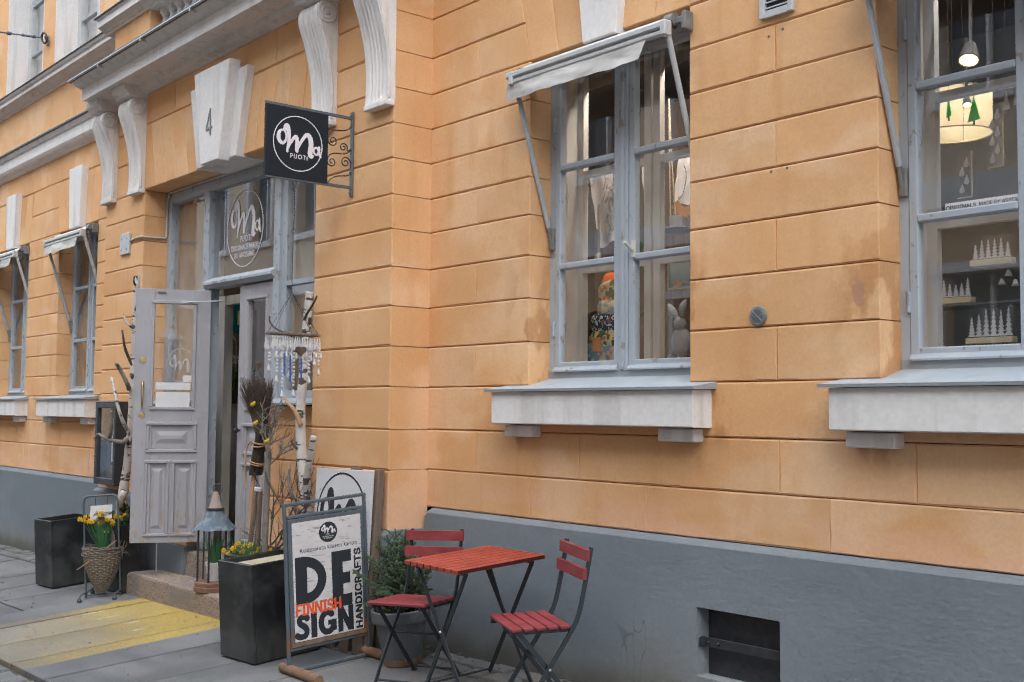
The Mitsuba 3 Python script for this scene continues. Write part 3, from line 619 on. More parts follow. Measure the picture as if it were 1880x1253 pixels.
for x0 in (-13.42, -15.22):                                      # first-floor windows
    x1 = x0 + 1.36; z0, z1 = 5.56, 7.6
    U = part(B, 'window', MB().box(x0, x0 + .11, 4.60, 4.68, z0, z1).box(x1 - .11, x1, 4.60, 4.68, z0, z1).box(x0 + .64, x0 + .72, 4.59, 4.68, z0, z1).box(x0, x1, 4.60, 4.68, z0 - .02, z0 + .09), 'awning_white')
    for z in (6.2, 6.85): part(U, 'glazing_bar', MB().box(x0 + .11, x1 - .11, 4.61, 4.66, z, z + .03), 'window_paint')
    part(U, 'pane', MB().add([(x0 + .05, 4.64, z0), (x1 - .05, 4.64, z0), (x1 - .05, 4.64, z1), (x0 + .05, 4.64, z1)], [(0, 1, 2, 3)]), 'pane_glass')
    for xx in (x0 - .012, x1 - .004): part(U, 'reveal', MB().box(xx, xx + .016, 4.352, 4.67, z0 - .03, z1), 'white_plaster')
    part(U, 'blind', MB().box(x0 + .02, x1 - .02, 4.70, 4.71, z0, z1), 'arm_grey')
# dim rooms behind the glass
rm = MB()
def room(x0, x1, y0, y1, z0, z1, door=False):
    rm.box(x0, x1, y1, y1 + .1, z0, z1).box(x0 - .1, x0, y0, y1, z0, z1).box(x1, x1 + .1, y0, y1, z0, z1).box(x0, x1, y0, y1, z1, z1 + .1).box(x0, x1, y0, y1, z0 - .1, z0)
room(-6.3, 1.5, 4.9, 8.2, .9, 4.3); room(-10.9, -6.5, 4.9, 7.5, .5, 4.3); room(-17, -11.1, 4.9, 7.0, .9, 4.3); room(-17, -6, 5.4, 8, 5.0, 8.0)
part(B, 'room', rm, 'room_wall')
part(B, 'roof', MB().box(-18.2, .8, 4.36, 8.6, 8.2, 8.4).box(-18.2, .8, 8.4, 8.6, .5, 8.2).box(-18.2, -18.0, 4.7, 8.4, .5, 8.2).box(.6, .8, 4.7, 8.4, .5, 8.2), 'zinc_grey')
part(B, 'back_wall', MB().poly(sg.box(-17, .4, 1.4, 4.9).difference(unary_union([sg.box(a - .55, 1.75, b + .02, 3.9) for a, b in WR + WL] + [sg.box(-10.75, .5, EX1 + .02, 3.75)])), .22, XZ(0, 4.92, 0)), 'room_dark')

# ------------------------------------------------------------------ entrance
yd = 4.285
ef = MB().box(EX0 + .002, -9.905, yd, yd + .08, 1.80, 3.655).box(-9.245, -9.185, yd + .004, yd + .08, 1.80, 3.575).box(-9.185, -9.09, yd - .02, yd + .09, .56, 3.575, .004).box(-7.955, -7.86, yd - .02, yd + .09, .56, 3.575, .004).box(-7.86, -7.785, yd + .004, yd + .08, 1.80, 3.575).box(-7.06, EX1 - .002, yd, yd + .08, 1.80, 3.655)
ef.box(-9.905, -7.06, yd - .002, yd + .08, 3.575, 3.67).box(-9.905, -9.245, yd, yd + .08, 1.80, 1.86).box(-7.785, -7.06, yd, yd + .08, 1.80, 1.87).box(-7.785, -7.06, yd, yd + .07, 2.665, 2.70)
EF = part(B, 'entrance_frame', ef, 'window_paint')
part(EF, 'transom_bar', MB().hull([(x, y, z) for x in (-9.12, -7.92) for y, z in ((yd - .055, 2.765), (yd - .055, 2.785), (yd, 2.825), (yd + .08, 2.825), (yd + .08, 2.735), (yd - .02, 2.735))]), 'window_paint')
for a, b, z0, z1 in ((-9.09, -7.955, 2.825, 3.575), (-9.905, -9.245, 1.86, 3.575), (-7.785, -7.06, 2.70, 3.575), (-7.785, -7.06, 1.87, 2.665)):
    part(EF, 'pane', MB().add([(a, yd + .03, z0), (b, yd + .03, z0), (b, yd + .03, z1), (a, yd + .03, z1)], [(0, 1, 2, 3)]), 'pane_glass')
part(EF, 'lining', MB().box(EX0 + .03, EX0 + .06, yd + .09, 4.62, 1.8, 3.6).box(-7.90, -7.87, yd + .09, 4.62, 1.8, 3.6).box(-7.05, -7.02, yd + .09, 4.62, 1.8, 3.6).box(-9.70, -9.62, 4.56, 4.60, 1.8, 3.6).box(-7.60, -7.54, 4.56, 4.60, 1.8, 3.6), 'old_white_paint')
dc = MB(); Md = XZ(-8.53, yd + .028, 3.195)
dc.poly(sg.Point(0, 0).buffer(1, 48).difference(sg.Point(0, 0).buffer(.978, 48)), .003, Md @ np.diag([.315, .315, 1, 1]))
dc.poly(LOGO.buffer(-.016), .003, Md @ np.array([[.315 * .92, 0, 0, 0], [0, .315 * .95, 0, .045], [0, 0, 1, 0], [0, 0, 0, 1.0]]))
part(EF, 'logo_sticker', dc, 'vinyl_white', label='round white shop logo on the glass above the door')
def lay(s, w, h, M, mat, parent, name, bold=False, center=True, **k):
    t = text(s, w, h, bold); 
    if center: t.vertices[:, 0] -= w / 2
    part(parent, name, MB().mesh(t, M), mat, **k)
part(EF, 'lettering', MB().poly(puoti(.19, .05), .002, XZ(-8.51, yd + .028, 3.085)), 'vinyl_white')
lay('ORIGINALS MADE', .47, .042, XZ(-8.53, yd + .028, 3.022), 'vinyl_white', EF, 'lettering')
lay('BY ARTISANS', .34, .042, XZ(-8.53, yd + .028, 2.958), 'vinyl_white', EF, 'lettering')
def door(M, glass_only=False):
    """leaf .60 x 2.09, hinge at x = 0, face towards -y of its frame"""
    b = MB(); w, h = .60, 2.09; g0, g1, gb, gt = .135, .45, 1.11, 1.97
    b.box(0, g0, 0, .045, 0, h, .003).box(g1, w, 0, .045, 0, h, .003).box(g0, g1, 0.0005, .0445, gt, h).box(g0, g1, .0005, .0445, .985, gb).box(g0, g1, .0005, .0445, .665, .74).box(g0, g1, .0005, .0445, 0, .06).box(.275, .31, .0005, .0445, .06, .665)
    b.box(g0, g1, .016, .03, .74, .985).box(g0, .275, .016, .03, .06, .665).box(.31, g1, .016, .03, .06, .665)
    D_ = part(B, 'door_leaf', b.xf(M), 'door_paint')
    def mould(x0, x1, z0, z1, t, y0, y1):
        q = MB()
        q.hull([(x, y, z) for x in (x0, x1) for y, z in ((y0, z0 + .006), (y0, z0 + t - .006), (y1, z0), (y1, z0 + t))]).hull([(x, y, z) for x in (x0, x1) for y, z in ((y0, z1 - t + .006), (y0, z1 - .006), (y1, z1 - t), (y1, z1))])
        q.hull([(x, y, z) for z in (z0 + t, z1 - t) for y, x in ((y0, x0 + .006), (y0, x0 + t - .006), (y1, x0), (y1, x0 + t))]).hull([(x, y, z) for z in (z0 + t, z1 - t) for y, x in ((y0, x1 - t + .006), (y0, x1 - .006), (y1, x1 - t), (y1, x1))])
        return part(D_, 'moulding', q.xf(M), 'door_paint')
    mould(g0 - .025, g1 + .025, gb - .025, gt + .025, .03, -.016, .002); mould(.09, .495, .735, .99, .03, -.016, .002); mould(.085, .285, .05, .675, .028, -.016, .002); mould(.30, .50, .05, .675, .028, -.016, .002)
    def raised(x0, x1, z0, z1, i):
        return MB().hull([(x, .018, z) for x in (x0, x1) for z in (z0, z1)] + [(x, .002, z) for x in (x0 + i, x1 - i) for z in (z0 + i, z1 - i)])
    part(D_, 'panel', raised(.16, .425, .805, .92, .045).xf(M), 'door_paint'); part(D_, 'panel', raised(.135, .235, .11, .61, .03).xf(M), 'door_paint'); part(D_, 'panel', raised(.35, .45, .11, .61, .03).xf(M), 'door_paint')
    part(D_, 'pane', MB().add([(g0, .022, gb), (g1, .022, gb), (g1, .022, gt), (g0, .022, gt)], [(0, 1, 2, 3)]).xf(M), 'pane_glass')
    return D_
ang = math.atan2(3.737 - 4.275, -9.276 + 9.035)
# the open leaf: its x axis runs from the hinge to the free edge, its face looks to the right and the street
ux = np.array([math.cos(ang), math.sin(ang), 0]); face = np.array([math.sin(ang), -math.cos(ang), 0]) * -1
MO = np.eye(4); MO[:3, 0], MO[:3, 1], MO[:3, 2], MO[:3, 3] = ux, -face, (0, 0, 1), (-9.035, 4.275, .63)
D = door(MO)
labels[D] = {'label': 'open grey panelled door leaf with brass handle and white notices'}
for z, r in ((1.495, .028), (1.042, .026)):
    part(D, 'lock_rose', MB().lathe([(0, .012), (.010, .012), (.012, .006), (r * .8, .006), (r, .0)], 20).xf(MO @ frame((.532, -.001, z), (1, 0, 0), (0, 0, 1), (0, -1, 0))), 'brass', 40)
part(D, 'handle', MB().tube(spline([(.53, 0, 1.315), (.53, -.03, 1.315), (.528, -.052, 1.29), (.527, -.056, 1.215), (.528, -.052, 1.14), (.53, -.03, 1.115), (.53, 0, 1.115)], 5), .0085, 10).xf(MO), 'brass', True)
part(D, 'notice', MB().box(.15, .428, -.004, .0, 1.255, 1.315).box(.155, .425, -.004, 0, 1.112, 1.235).xf(MO), 'paper', label='white paper notices taped to the door glass')
part(D, 'notice', MB().box(.145, .213, -.003, 0, 1.32, 1.375).xf(MO), 'paper')
part(D, 'hold_rod', MB().tube([(.385, .03, 0), (.385, .03, -.285)], .006, 8).xf(MO), 'steel_bright', True)
part(D, 'door_stay', MB().tube([at(MO, (.20, -.012, 1.985)), (-8.86, 4.33, 2.625)], .005, 6), 'steel_bright')
part(D, 'stay_fitting', MB().box(.16, .24, -.02, -.001, 1.975, 1.998, .003).xf(MO), 'steel_bright')
part(D, 'hinge_plate', MB().box(.36, .43, -.012, 0, 2.055, 2.07, .003).xf(MO), 'cast_metal')
ML = MO @ frame((.232, .019, 1.46), (-1, 0, 0), (0, 0, 1), (0, -1, 0)) @ np.diag([.115, .14, 1, 1])
part(D, 'logo_sticker', MB().poly(sg.Point(0, 0).buffer(1, 40).difference(sg.Point(0, 0).buffer(.965, 40)), .002, ML).poly(LOGO.buffer(-.018), .002, ML @ np.diag([.95, .95, 1, 1])), 'sticker_faint')
# closed leaf, hinged on the right
MC = frame((-7.957, yd + .012, .63), (-1, 0, 0), (0, 1, 0), (0, 0, 1))
D2 = door(MC); labels[D2] = {'label': 'closed grey leaf of the shop door on the right'}
part(D2, 'knob', MB().lathe([(0, .06), (.018, .055), (.024, .04), (.018, .022), (.008, .012), (.008, 0)], 14).xf(MC @ frame((.545, 0, .93), (1, 0, 0), (0, 0, 1), (0, -1, 0))), 'black_iron', 50)
part(EF, 'inner_frame', MB().box(-9.60, -9.36, 4.56, 4.64, .545, 2.72).box(-9.36, -8.4, 4.57, 4.64, 2.64, 2.72).box(-9.82, -9.60, 4.62, 4.66, .545, 3.6), 'old_white_paint')
part(EF, 'lower_panel', MB().box(-10.7, -9.45, 4.95, 5.0, .55, 1.80).box(-10.7, -9.45, 4.93, 4.96, 1.78, 1.86), 'old_white_paint')
# granite steps
ST = thing('doorstep', 'worn pink granite steps below the shop door', 'step')
def stone(x0, x1, y0, y1, z0, z1, j=.012):
    p = []
    for x in (x0, x1):
        for y in (y0, y1):
            zb = z0; p += [(x, y, zb), (x, y, z1 - .03)]
            p += [(x + math.copysign(.012, (x0 + x1) / 2 - x), y + math.copysign(.012, (y0 + y1) / 2 - y), z1 - .008), (x + math.copysign(.035, (x0 + x1) / 2 - x), y + math.copysign(.035, (y0 + y1) / 2 - y), z1)]
    return MB().hull(p)
part(ST, 'lower_step', stone(-9.69, -7.55, 3.88, 4.30, -.05, .346), 'pink_granite', 30)
part(ST, 'upper_step', stone(-9.30, -7.75, 4.185, 4.62, .2, .545), 'pink_granite', 30)
# ------------------------------------------------------------------ awnings
def awning(x0, x1, dz, label, w0=.02, cut=.17):
    A_ = thing('awning', label, 'awning', 'canvas awnings over the ground floor windows')
    a, b = x0 - .03, x1 - .01; yb, zb, yr, zr = 4.205, 3.652 + dz, 4.325, 3.705 + dz
    part(A_, 'roller', MB().tube([(a + .03, yr, zr), (b - .06, yr, zr)], .034, 14), 'canvas', True)
    nx, ns = 30, 12; v = []
    for i in range(nx):
        for j in range(ns):
            u, t = i / (nx - 1), j / (ns - 1)
            if t < .35: s = t / .35; y, z = yr + (yb - yr) * s, zr + .036 + (zb + .022 - zr - .036) * s - .012 * math.sin(math.pi * s)
            else:
                s = (t - .35) / .65; y = yb - .004 + (.003 * math.sin(u * 31 + 2 * s) + .006 * math.sin(u * 9 + 1) - .006) * s; z = zb - .014 - s * (.122 + .0025 * math.sin(u * 17) + .0015 * math.sin(u * 41))
            xa, xb = a + .01 - (.03 * max(0, t - .35)), b - .03 - (.09 if t >= .35 else 0) - max(0, t - .35) * .10
            v.append((xa + (xb - xa) * u, y, z))
    i, j = np.meshgrid(np.arange(nx - 1), np.arange(ns - 1), indexing='ij')
    q = np.stack([i * ns + j, i * ns + j + 1, (i + 1) * ns + j + 1, (i + 1) * ns + j], -1).reshape(-1, 4)
    part(A_, 'canvas', MB().add(v, q), 'canvas', 50)
    part(A_, 'front_bar', MB().box(a, b, yb - .020, yb + .016, zb - .012, zb + .022, .007).tube([(a + .02, yb + .004, zb - .034), (b - .02, yb + .004, zb - .034)], .017, 10), 'awning_white')
    for s, x in ((0, a + .05), (1, b - .012)):
        pv = (x, 4.50, 2.72 + dz)
        part(A_, 'arm', MB().beam((x, yb + .02, zb - .03), (x, 4.49, 2.80 + dz), .022, .030, (0, 1, .3), .006), 'arm_grey')
        part(A_, 'elbow', MB().box(x - .020, x + .018, yb - .022, yb + .034, zb - .055, zb + .026, .007), 'awning_white')
        part(A_, 'pivot', MB().beam((x, 4.49, 2.81 + dz), (x, 4.517, 2.70 + dz), .016, .030, (0, 1, .3), .004).box(x - .012, x + .026, 4.500, 4.524, 2.67 + dz, 2.80 + dz, .004), 'cast_metal')
    g = part(A_, 'gearbox', MB().tube([(b - .09, yr - .02, zr + .005), (b - .03, yr - .02, zr + .005)], .034, 14).box(b - .05, b + .035, yr - .03, yr + .01, zr - .025, zr + .012, .005).box(b + .012, b + .04, yr - .03, yr + .034, zr - .06, zr + .035, .004), 'cast_metal', 40)
    ring = [(b - .055, yr - .045 + .014 * math.cos(t), zr - .085 + .032 * math.sin(t)) for t in np.linspace(0, 2 * math.pi, 18)]
    part(g, 'crank_eye', MB().tube(ring, .005, 6).tube([(b - .055, yr - .03, zr - .01), (b - .055, yr - .04, zr - .06)], .010, 6), 'cast_metal', True)
    part(A_, 'wall_bracket', MB().box(a - .03, a + .01, 4.30, 4.365, zr - .05, zr + .03, .005), 'cast_metal')
    return A_
awning(-5.05, -3.83, 0, 'half furled off-white canvas awning over the middle shop window with a crank eye')
awning(-2.76, -1.54, 0, 'awning of the right window, only its thin grey left arm in view')
awning(-13.085, -11.92, -.10, 'off-white awning over the window beside the entrance bay on the left')
awning(-15.30, -14.135, -.10, 'leftmost off-white awning, cut off by the left edge of the photo')

# ------------------------------------------------------------------ hanging shop sign on its iron bracket
S_ = thing('shop_sign', 'square black hanging shop sign with white round logo on a scrolled iron bracket', 'sign')
X = -6.505
part(S_, 'board', MB().box(X - .012, X + .012, 3.412, 3.862, 3.197, 3.652, .002), 'sign_black')
MS = frame((X + .0125, 3.640, 3.425), (0, 1, 0), (0, 0, 1)) @ np.diag([.1785, .1785, 1, 1])
part(S_, 'logo', MB().poly(sg.Point(0, 0).buffer(1, 64).difference(sg.Point(0, 0).buffer(.968, 64)), .0015, MS).poly(LOGO, .0015, MS), 'vinyl_white', label='white hand-lettered logo in a thin circle')
part(S_, 'lettering', MB().poly(puoti(.124, .030), .0015, frame((X + .0125, 3.648, 3.327), (0, 1, 0), (0, 0, 1))), 'vinyl_white')
part(S_, 'wall_plate', MB().box(X - .016, X + .016, 4.044, 4.058, 3.135, 3.705, .004), 'weathered_steel')
for z in (3.16, 3.30, 3.68): part(S_, 'bolt', MB().mesh(trimesh.creation.icosphere(1, .010)).xf(frame((X, 4.043, z), (1, 0, 0), (0, 1, 0))), 'weathered_steel')
for z in (3.655, 3.190): part(S_, 'arm', MB().box(X - .008, X + .008, 3.41 if z > 3.4 else 3.42, 4.046, z - .004, z + .014), 'weathered_steel')
def curl(c, r0, turns, a0, n=40, s=1):
    return [(c[0] + r0 * (1 - .8 * k / n) * math.cos(a0 + s * turns * 2 * math.pi * k / n), c[1] + r0 * (1 - .8 * k / n) * math.sin(a0 + s * turns * 2 * math.pi * k / n)) for k in range(n + 1)]
def scroll(pts): part(S_, 'scroll', MB().tube([(X, y, z) for y, z in pts], .0042, 6), 'black_iron', True)
a = list(spline([(4.046, 3.625), (4.01, 3.578), (3.95, 3.565), (3.90, 3.558), (3.868, 3.51)], 6)); scroll([tuple(p) for p in a] + curl((3.903, 3.49), .037, 1.45, math.pi - .2, s=1))
a = list(spline([(4.046, 3.455), (3.99, 3.415), (3.93, 3.41), (3.885, 3.395), (3.868, 3.36)], 6)); scroll([tuple(p) for p in a] + curl((3.898, 3.350), .034, 1.4, math.pi - .2, s=1))
scroll([(4.046, 3.455), (4.02, 3.437)] + curl((3.985, 3.457), .032, 1.4, -.5, s=1))
a = list(spline([(4.046, 3.325), (4.02, 3.275), (3.95, 3.262), (3.90, 3.240), (3.87, 3.205)], 6)); scroll([tuple(p) for p in a])
scroll([(4.046, 3.325), (4.043, 3.36)] + curl((4.003, 3.36), .038, 1.5, 0, s=1))
part(S_, 'eye', MB().tube([(X, 3.628 + .012 * math.cos(t), 3.172 + .02 * math.sin(t)) for t in np.linspace(0, 6.28, 16)], .003, 6), 'black_iron', True)

# crystal mobile hanging from the sign
C_ = thing('crystal_mobile', 'glass crystal mobile with blue ribbons hanging on chains under the shop sign', 'mobile')
ww = MB().tube([(X, 3.628, 3.15), (X, 3.628 + .004, 3.0), (X, 3.626, 2.86)], .0025, 6)
for z in (3.135, 2.865): ww.tube([(X, 3.628 + .012 * math.cos(t), z + .016 * math.sin(t)) for t in np.linspace(0, 5.2, 14)], .0028, 6)
ww.tube([(X, 3.626, 2.85), (X, 3.624, 2.47)], .002, 6)
part(C_, 'wire', ww, 'black_iron', True)
cz = 2.205; corners = [(X - .035, 3.475), (X - .035, 3.80), (X + .035, 3.80), (X + .035, 3.475)]
ch = MB()
for x, y in corners:
    n = 22
    for k in range(n):
        a, b = np.array([X, 3.624, 2.47]) * (1 - k / n) + np.array([x, y, cz]) * (k / n), np.array([X, 3.624, 2.47]) * (1 - (k + .8) / n) + np.array([x, y, cz]) * ((k + .8) / n)
        ch.tube([a, (a + b) / 2 + [.002 * (-1) ** k, .002, 0], b], .0022, 4)
part(C_, 'chains', ch, 'black_iron')
part(C_, 'wooden_frame', MB().box(X - .045, X + .045, 3.465, 3.815, cz - .010, cz + .006, .003), 'old_wood')
def drop(m, x, y, z, L, r): 
    return m.lathe([(0, -L), (r * .55, -L * .9), (r, -L * .72), (r * .6, -L * .35), (r * .25, -.004), (0, 0)], 6, (x, y, z))
pos = [(X + sx * .040, y) for sx in (-1, 1) for y in np.linspace(3.472, 3.808, 20)]
for i, (x, y) in enumerate(pos):
    m = MB(); drop(m, x + R(-.006, .006), y, cz - .02, R(.075, .105), R(.009, .012))
    if i % 2: drop(m, x + .004, y + .01, cz - .10 - R(0, .02), R(.04, .06), .010)
    part(C_, 'crystal', m, 'crystal')
for y, x, L in ((3.505, .10, .31), (3.545, .10, .385), (3.60, .06, .26), (3.625, .10, .375), (3.70, .02, .22), (3.735, .10, .30), (3.775, .08, .18), (3.805, .10, .255), (3.49, -.08, .22), (3.66, -.10, .3), (3.58, -.05, .2), (3.765, -.08, .28)):
    m = MB(); z = cz - .10
    while z > cz - L + .05: m.mesh(trimesh.creation.icosphere(0, R(.007, .010)), frame((X + x * .42, y + R(-.003, .003), z), (1, 0, 0), (0, 1, 0))); z -= R(.019, .026)
    drop(m, X + x * .42, y, z, .055, .012); part(C_, 'bead_string', m, 'crystal')
for y, z0, L in ((3.553, 2.08, .14), (3.594, 2.065, .165), (3.672, 2.05, .135)):
    part(C_, 'ribbon', MB().add([(X + .050, y - .006, z0), (X + .050, y + .006, z0), (X + .053, y + .007, z0 - L), (X + .053, y - .005, z0 - L)], [(0, 1, 2, 3)]), 'ribbon_blue')
part(C_, 'heart', MB().poly(unary_union([sg.Point(-.018, 0).buffer(.019), sg.Point(.018, 0).buffer(.019), sg.Polygon([(-.036, -.005), (.036, -.005), (0, -.045)])]), .012, frame((X + .05, 3.665, 2.105), (0, 1, 0), (0, 0, 1))), 'dark_twig', label='small dark heart hanging among the crystals')

# ------------------------------------------------------------------ wall fittings
V = thing('wall_vent', 'white louvred metal vent on the wall at the top edge', 'vent')
part(V, 'frame', MB().box(-3.376, -3.345, 4.338, 4.362, 3.585, 3.80, .003).box(-3.215, -3.186, 4.338, 4.362, 3.585, 3.80, .003).box(-3.345, -3.215, 4.339, 4.362, 3.585, 3.618).box(-3.345, -3.215, 4.339, 4.362, 3.77, 3.80), 'awning_white')
for k in range(6): part(V, 'louvre', MB().beam((-3.345, 4.352, 3.634 + k * .0265), (-3.215, 4.352, 3.634 + k * .0265), .018, .004, (0, -.6, .8)), 'awning_white')
part(V, 'backing', MB().box(-3.345, -3.215, 4.3595, 4.3615, 3.618, 3.77), 'room_dark')
Q = thing('round_plaque', 'small round metal survey plaque on the ochre wall between the windows', 'plaque')
part(Q, 'disc', MB().lathe([(0, .012), (.040, .012), (.0475, .008), (.049, 0)], 32).xf(frame((-3.402, 4.359, 2.181), (1, 0, 0), (0, 0, 1), (0, -1, 0))), 'cast_metal', 40)
part(Q, 'inner_disc', MB().lathe([(0, .0135), (.031, .0135), (.032, .012)], 28).xf(frame((-3.402, 4.359, 2.181), (1, 0, 0), (0, 0, 1), (0, -1, 0))), 'weathered_steel', 40)
part(Q, 'mark', MB().beam((-3.428, 4.345, 2.205), (-3.376, 4.345, 2.157), .004, .004).tube([(-3.402 + .028 * math.cos(t), 4.3455, 2.196 - .022 * abs(math.sin(t))) for t in np.linspace(.2, 2.9, 9)], .002, 4), 'steel_bright')
ld = MB()
for k in range(22):
    t = k * 2 * math.pi / 22; ld.box(-.0012, .0012, .034, .041, 0, .0012)
    ld.v[-1] = ld.v[-1] @ rotz(t)[:3, :3].T
part(Q, 'rim_lettering', ld.xf(frame((-3.402, 4.3468, 2.181), (1, 0, 0), (0, 0, 1), (0, -1, 0))), 'steel_bright')
for i, (x, z) in enumerate(((-3.335, 3.50), (-3.255, 3.515), (-3.325, 2.853), (-3.235, 2.857))):
    part(B, 'drill_hole', MB().lathe([(0, .0), (.004, .0006), (.006, 0)], 10).xf(frame((x, 4.3585, z), (1, 0, 0), (0, 0, 1), (0, -1, 0))), 'weathered_steel')
J = thing('junction_box', 'white junction box on the wall left of the entrance', 'junction box')
part(J, 'cover', MB().box(-10.47, -10.262, 4.035, 4.06, 3.135, 3.33, .006), 'awning_white')
for x in (-10.43, -10.31):
    for z in (3.18, 3.28): part(J, 'screw', MB().lathe([(0, .003), (.007, .003), (.008, 0)], 8).xf(frame((x, 4.035, z), (1, 0, 0), (0, 0, 1), (0, -1, 0))), 'cast_metal')
single('cable', MB().tube(spline([(-10.265, 4.05, 3.245), (-10.15, 4.05, 3.262), (-10.0, 4.046, 3.262), (-9.975, 4.10, 3.26), (-9.975, 4.24, 3.265), (-9.965, 4.265, 3.30), (-9.965, 4.268, 3.45), (-9.962, 4.268, 3.60), (-9.93, 4.266, 3.655), (-9.80, 4.264, 3.668), (-8.5, 4.264, 3.668), (-7.2, 4.264, 3.668)], 8), .0095, 8), 'old_white_paint', 'white cable running from the junction box round the top of the entrance', 'cable', True)
H_ = thing('wire_anchor', 'iron eye hook and turnbuckle holding a wire on the upper facade', 'hook')
hk = np.array([-13.62, 4.29, 6.015]); dv = np.array([-1.05, -.2, .29]); dv /= np.linalg.norm(dv)
part(H_, 'wall_plate', MB().box(-13.70, -13.64, 4.335, 4.358, 5.95, 6.06, .004), 'cast_metal')
part(H_, 'ring', MB().tube([hk + dv * .06 * math.cos(t) + np.array([.1, -.1, .99]) * .06 * math.sin(t) for t in np.linspace(0, 6.3, 20)], .012, 8).tube([hk + [.04, 0, 0], (-13.67, 4.345, 6.0)], .014, 8), 'black_iron', True)
part(H_, 'turnbuckle', MB().tube([hk + dv * .06, hk + dv * .2], .008, 6).tube([hk + dv * s for s in (.2, .24, .28, .48, .52, .56)], [.008, .02, .014, .014, .02, .008], 8).tube([hk + dv * s for s in (.56, .8)], .009, 6).tube([hk + dv * s for s in (.8, .84, .9, .94)], [.009, .024, .024, .009], 8), 'black_iron', True)
part(H_, 'wire', MB().tube([hk + dv * .94, hk + dv * 12], .010, 6), 'black_iron')
K = thing('display_case', 'black framed glass display case hanging on the wall left of the entrance', 'display case')
x0, x1, y0, y1, z0, z1 = -10.71, -10.215, 3.945, 4.058, 1.035, 1.79
part(K, 'frame', MB().box(x0, x0 + .06, y0, y1, z0, z1, .006).box(x1 - .05, x1, y0, y1, z0, z1, .006).box(x0 + .06, x1 - .05, y0, y1, z0, z0 + .06, .004).box(x0 + .06, x1 - .05, y0, y1, z1 - .06, z1, .004), 'black_iron')
part(K, 'back', MB().box(x0 + .06, x1 - .05, y1 - .012, y1 - .006, z0 + .06, z1 - .06), 'zinc_grey')
part(K, 'pane', MB().add([(x0 + .06, y0 + .02, z0 + .06), (x1 - .05, y0 + .02, z0 + .06), (x1 - .05, y0 + .02, z1 - .06), (x0 + .06, y0 + .02, z1 - .06)], [(0, 1, 2, 3)]), 'pane_glass')
for (a, b, c, d_, mt) in ((.09, .17, .12, .62, 'room_dark'), (.20, .27, .2, .6, 'linen'), (.30, .40, .32, .64, 'paper'), (.28, .40, .19, .25, 'orange_cloth'), (.18, .30, .08, .17, 'old_wood'), (.32, .41, .07, .15, 'ribbon_blue')):
    part(K, 'exhibit', MB().box(x0 + a, x0 + b, y1 - .03, y1 - .013, z0 + c, z0 + d_, .003), mt)
part(K, 'top_edge', MB().box(x0 + .004, x1 - .004, y0 - .004, y0 + .008, z1 - .003, z1 + .004), 'steel_bright')

# ------------------------------------------------------------------ planters and plants
def planter(x0, y0, deg, w, d, h, label, fill):
    M = stand(x0, y0, deg); P_ = thing('planter', label, 'planter', 'tall black planters by the shop door')
    t = .022; fl = h - .034 if fill == 'dry_soil' else h - .06
    part(P_, 'box', MB().box(0, w, 0, t, .012, h, .004).box(0, w, d - t, d, .012, h, .004).box(0, t, t, d - t, .012, h - .0005, .003).box(w - t, w, t, d - t, .012, h - .0005, .003).box(.02, w - .02, .02, d - .02, 0, .05).xf(M), 'black_planter')
    part(P_, 'soil', MB().box(t, w - t, t, d - t, fl - .02, fl).xf(M), fill)
    return M
planter(-6.855, 3.365, 1.0, .432, .468, .607, 'large black planter with pale dry soil beside the sandwich board, nearest the camera', 'dry_soil')
planter(-11.01, 3.555, 2.0, .405, .41, .605, 'leftmost black planter standing on the pavement, empty', 'dark_soil')
planter(-10.14, 3.83, 0.5, .43, .185, .58, 'black planter behind the basket stand, against the doorstep, with spruce twigs', 'dark_soil')
planter(-7.40, 3.67, 1.0, .36, .35, .555, 'black planter half hidden behind the nearest one, holding daffodils, a broom and sticks', 'dark_soil')

def blade(m, p, d, L, w, bend, n=5):
    """a strap leaf that bends over"""
    p = np.array(p, float); s = np.cross(d, [0, 0, 1.0]); s /= np.linalg.norm(s) + 1e-9
    out = np.array([d[0], d[1], 0]); v = []; q = p.copy(); dd = np.array(d, float)
    for i in range(n + 1):
        t = i / n; ww = w * (1 - t ** 3) * (0.7 + .3 * min(1, 4 * t)); v += [q - s * ww, q + s * ww]
        q = q + dd * L / n; dd = dd + out * bend / n - np.array([0, 0, bend * .35 / n]); dd /= np.linalg.norm(dd)
    f = [(2 * i, 2 * i + 1, 2 * i + 3, 2 * i + 2) for i in range(n)]
    m.add(v, f); return q, dd
def flower(c, d, r):
    d = np.array(d) / np.linalg.norm(d); a = np.cross(d, [.1, .2, 1.0]); a /= np.linalg.norm(a); b = np.cross(d, a); m = MB()
    for k in range(6):
        t = k * math.pi / 3 + R(-.1, .1); e = math.cos(t) * a + math.sin(t) * b; s = np.cross(d, e)
        m.add([c, c + e * r * .5 + s * r * .32 + d * .08 * r, c + e * r + d * R(-.25, .15) * r, c + e * r * .5 - s * r * .32 + d * .08 * r], [(0, 1, 2, 3)])
    return m
def cup(c, d, r):
    M = np.eye(4); d = np.array(d) / np.linalg.norm(d); a = np.cross(d, [.1, .2, 1.0]); a /= np.linalg.norm(a)
    M[:3, 0], M[:3, 1], M[:3, 2], M[:3, 3] = a, np.cross(d, a), d, c
    return MB().lathe([(r * .16, 0), (r * .3, r * .15), (r * .32, r * .6), (r * .46, r * .8)], 9).xf(M)
